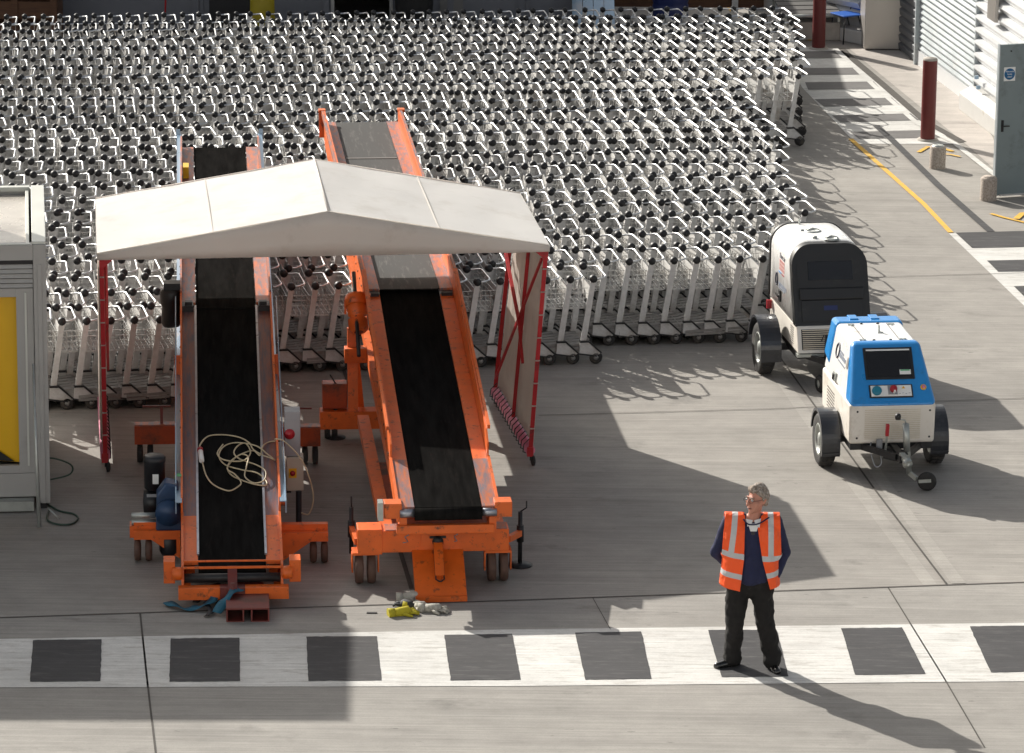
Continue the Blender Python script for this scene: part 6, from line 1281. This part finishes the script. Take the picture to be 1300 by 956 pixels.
tro = [((-0.095, 0.0, 0.90), 0.125, (-0.085, 0.0, 0.94), 0.120), ((0.095, 0.0, 0.90), 0.125, (0.085, 0.0, 0.94), 0.120), (hr, 0.118, (hr + kr) / 2, 0.102), ((hr + kr) / 2, 0.102, kr, 0.088), (kr, 0.088, (fr.x, fr.y + 0.01, 0.14), 0.080), ((fr.x, fr.y, 0.15), 0.082, (fr.x, fr.y - 0.01, 0.095), 0.086),
       (hl, 0.118, (hl + kl) / 2, 0.102), ((hl + kl) / 2, 0.102, kl, 0.088), (kl, 0.088, (fl.x, fl.y + 0.01, 0.14), 0.080), ((fl.x, fl.y, 0.15), 0.082, (fl.x, fl.y - 0.01, 0.095), 0.086), ((0, 0.0, 0.80), 0.10, (0, 0, 0.88), 0.125), ((0, 0.06, 0.86), 0.10, (0, 0.04, 0.92), 0.10)]
blob('trousers', tro, 'trouser', t, 0.012, 2, disp=0.04)
mb = MB(); mb.tube([(0.20 * math.cos(a) + 0.0, 0.125 * math.sin(a) - 0.005, 0.945) for a in [k * math.pi / 12 for k in range(24)]], 0.018, 6, closed=True); be = mb.build('belt', 'shoe', t); mb = MB(); mb.box((-0.03, -0.156, 0.925), (0.015, -0.146, 0.965)); mb.build('buckle', 'galv', be)
def shoe(a, ang):
    d = Vector((math.sin(ang), -math.cos(ang), 0)); s_ = Vector((d.y, -d.x, 0)); caps = [(a - d * 0.05 + Vector((0, 0, 0.045)), 0.042, a + d * 0.05 + Vector((0, 0, 0.045)), 0.044), (a + d * 0.05 + Vector((0, 0, 0.038)), 0.042, a + d * 0.155 + Vector((0, 0, 0.030)), 0.034), (a + d * 0.10 + s_ * 0.012 + Vector((0, 0, 0.028)), 0.030, a + d * 0.165 + s_ * 0.01 + Vector((0, 0, 0.026)), 0.026), (a + Vector((0, 0, 0.06)), 0.045, a + d * 0.02 + Vector((0, 0, 0.09)), 0.04)]
    o_ = blob('shoe', caps, 'shoe', t, 0.006, 2)
    for v in o_.data.vertices:
        if v.co.z < 0.004: v.co.z = 0.004
    return o_
shoe(fr, R(-62)); shoe(fl, R(16))
# shirt collar, tie, lanyard
mb = MB()
def nk(a, r, z): return Vector((0.015 + r * math.cos(a), -0.005 + r * 0.95 * math.sin(a), z))
ring_ = [nk(R(a), 0.064, 1.475 + 0.018 * math.sin(R(a))) for a in range(-80, 261, 20)]; ring2 = [nk(R(a), 0.082, 1.435 + 0.02 * math.sin(R(a))) for a in range(-80, 261, 20)]
n_ = len(ring_); mb.add(ring_ + ring2, [(k, k + 1, n_ + k + 1, n_ + k) for k in range(n_ - 1)], 0, True)
mb.add([(0.010, -0.082, 1.462), (-0.052, -0.075, 1.472), (-0.040, -0.125, 1.415), (-0.008, -0.126, 1.425)], [(0, 1, 2, 3)]); mb.add([(0.022, -0.082, 1.462), (0.085, -0.07, 1.475), (0.070, -0.125, 1.405), (0.036, -0.126, 1.42)], [(0, 1, 2, 3)]); mb.add([(-0.035, -0.112, 1.44), (0.065, -0.112, 1.44), (0.045, -0.126, 1.37), (-0.012, -0.126, 1.37)], [(0, 1, 2, 3)])
sc = mb.build('shirt_collar', 'shirt', t); sd = sc.modifiers.new('t', 'SOLIDIFY'); sd.thickness = 0.004
mb = MB(); mb.hexa([Vector(p) for p in ((-0.004, -0.14, 1.34), (0.03, -0.14, 1.34), (0.03, -0.12, 1.34), (-0.004, -0.12, 1.34), (-0.004, -0.108, 1.425), (0.032, -0.108, 1.425), (0.032, -0.09, 1.425), (-0.004, -0.09, 1.425))]); mb.build('tie', 'tie', t, 0.004)
mb = MB(); mb.tube(spline([(-0.075, -0.075, 1.47), (-0.03, -0.118, 1.435), (0.06, -0.115, 1.44), (0.16, -0.06, 1.485)], 6), 0.007, 6); mb.build('lanyard', 'navy_knit', t)
# hi-vis vest: shell over the jumper, open at the front
ves = [((-0.09, 0.0, 0.84), 0.162, (-0.10, 0.0, 1.05), 0.156), ((0.09, 0.0, 0.84), 0.162, (0.10, 0.0, 1.05), 0.156), ((0, -0.035, 0.84), 0.155, (0, -0.035, 1.1), 0.155), ((-0.10, 0, 1.05), 0.156, (-0.125, 0.0, 1.33), 0.145), ((0.10, 0, 1.05), 0.156, (0.135, 0.0, 1.33), 0.145), ((0, -0.03, 1.1), 0.152, (0.01, -0.012, 1.33), 0.142), (sr + Vector((-0.03, 0, -0.005)), 0.098, (-0.07, 0, 1.44), 0.076), (sl + Vector((0.03, 0, -0.005)), 0.098, (0.08, 0, 1.44), 0.076), (sr + Vector((-0.03, 0.02, -0.15)), 0.10, (-0.16, 0.0, 1.15), 0.12), (sl + Vector((0.03, 0.02, -0.15)), 0.10, (0.18, 0, 1.15), 0.12)]
vest = blob('vest', ves, 'skin', t, 0.011, 3)
bm = bmesh.new(); bm.from_mesh(vest.data)
def cut(co, no): bmesh.ops.bisect_plane(bm, geom=bm.verts[:] + bm.edges[:] + bm.faces[:], dist=0.0001, plane_co=co, plane_no=no)
gapL = lambda z: -0.075 - 0.03 * max(0, (1.15 - z)) * 0 ; 
planes = [((0, 0, 0.815), (0, 0.0, 1)), ((-0.066, 0, 1.2), (1, 0, -0.02)), ((0.088, 0, 1.2), (1, 0, 0.16)), ((-0.045, 0, 1.44), (1, 0, 0.0)), ((-0.262, 0, 1.2), (1, 0, -0.06)), ((0.278, 0, 1.2), (1, 0, 0.06)), ((0, 0, 1.12), (0, 0, 1)), ((0.085, 0, 1.44), (1, 0, 0))]
for co, no in planes: cut(co, no)
dele = []
for f in bm.faces:
    c = f.calc_center_median(); x, y, z = c; kill = False
    if z < 0.815: kill = True
    xl_ = -0.066 + 0.02 * (z - 1.2); xr_ = 0.088 - 0.16 * (z - 1.2)
    if z > 1.2: xr_ = 0.088 - 0.16 * (z - 1.2)
    if y < 0.03 and xl_ < x < xr_ : kill = True
    if z > 1.40 and (x - 0.015) ** 2 + (y - 0.0) ** 2 < 0.092 ** 2: kill = True
    if z > 1.12 and (x < -0.262 + 0.06 * (z - 1.2) or x > 0.278 - 0.06 * (z - 1.2)): kill = True
    if kill: dele.append(f)
bmesh.ops.delete(bm, geom=dele, context='FACES')
# flare the hem, uneven folds
for v in bm.verts:
    k = max(0, (1.1 - v.co.z)) / 0.3; v.co.x += 0.035 * k * (1 if v.co.x > 0 else -1) * min(1, abs(v.co.x) / 0.1); v.co.y += 0.006 * math.sin(v.co.x * 40 + v.co.z * 9) * k
    if v.co.z < 0.83: v.co.z -= 0.02 * math.cos(v.co.x * 9)
bm.to_mesh(vest.data); bm.free()
sd = vest.modifiers.new('t', 'SOLIDIFY'); sd.thickness = 0.005
vm = bpy.data.materials.new('hi_vis'); vm.use_nodes = True; N = vm.node_tree.nodes; L = vm.node_tree.links; b_ = N['Principled BSDF']
tc = N.new('ShaderNodeTexCoord'); sp = N.new('ShaderNodeSeparateXYZ'); L.new(tc.outputs['Object'], sp.inputs[0])
def mth(op, a, b2=None, c_=None):
    m_ = N.new('ShaderNodeMath'); m_.operation = op
    for i, v in enumerate((a, b2, c_)):
        if v is None: continue
        if isinstance(v, (int, float)): m_.inputs[i].default_value = v
        else: L.new(v, m_.inputs[i])
    return m_.outputs[0]
X_, Y_, Z_ = sp.outputs
def band(v, c0, w_): return mth('COMPARE', v, c0, w_)
zb1 = mth('ADD', Z_, mth('MULTIPLY', X_, 0.10))
h1 = band(zb1, 1.125, 0.026); h2 = band(mth('ADD', Z_, mth('MULTIPLY', mth('ABSOLUTE', X_), -0.12)), 0.93, 0.026)
vl = mth('MULTIPLY', band(mth('ADD', X_, mth('MULTIPLY', Z_, -0.10)), -0.300, 0.026), mth('GREATER_THAN', Z_, 1.12)); vr = mth('MULTIPLY', band(mth('ADD', X_, mth('MULTIPLY', Z_, 0.02)), 0.205, 0.026), mth('GREATER_THAN', Z_, 1.12))
al = mth('MAXIMUM', mth('MAXIMUM', h1, h2), mth('MAXIMUM', vl, vr))
mx = N.new('ShaderNodeMix'); mx.data_type = 'RGBA'; L.new(al, mx.inputs[0]); mx.inputs[6].default_value = (0.95, 0.10, 0.012, 1); mx.inputs[7].default_value = (0.50, 0.51, 0.52, 1); L.new(mx.outputs[2], b_.inputs['Base Color']); b_.inputs['Roughness'].default_value = 0.6
no = N.new('ShaderNodeTexNoise'); no.inputs['Scale'].default_value = 9; L.new(tc.outputs['Object'], no.inputs[0]); bp = N.new('ShaderNodeBump'); bp.inputs['Strength'].default_value = 0.9; bp.inputs['Distance'].default_value = 0.04; L.new(no.outputs[0], bp.inputs['Height']); L.new(bp.outputs[0], b_.inputs['Normal'])
vest.data.materials.clear(); vest.data.materials.append(vm)
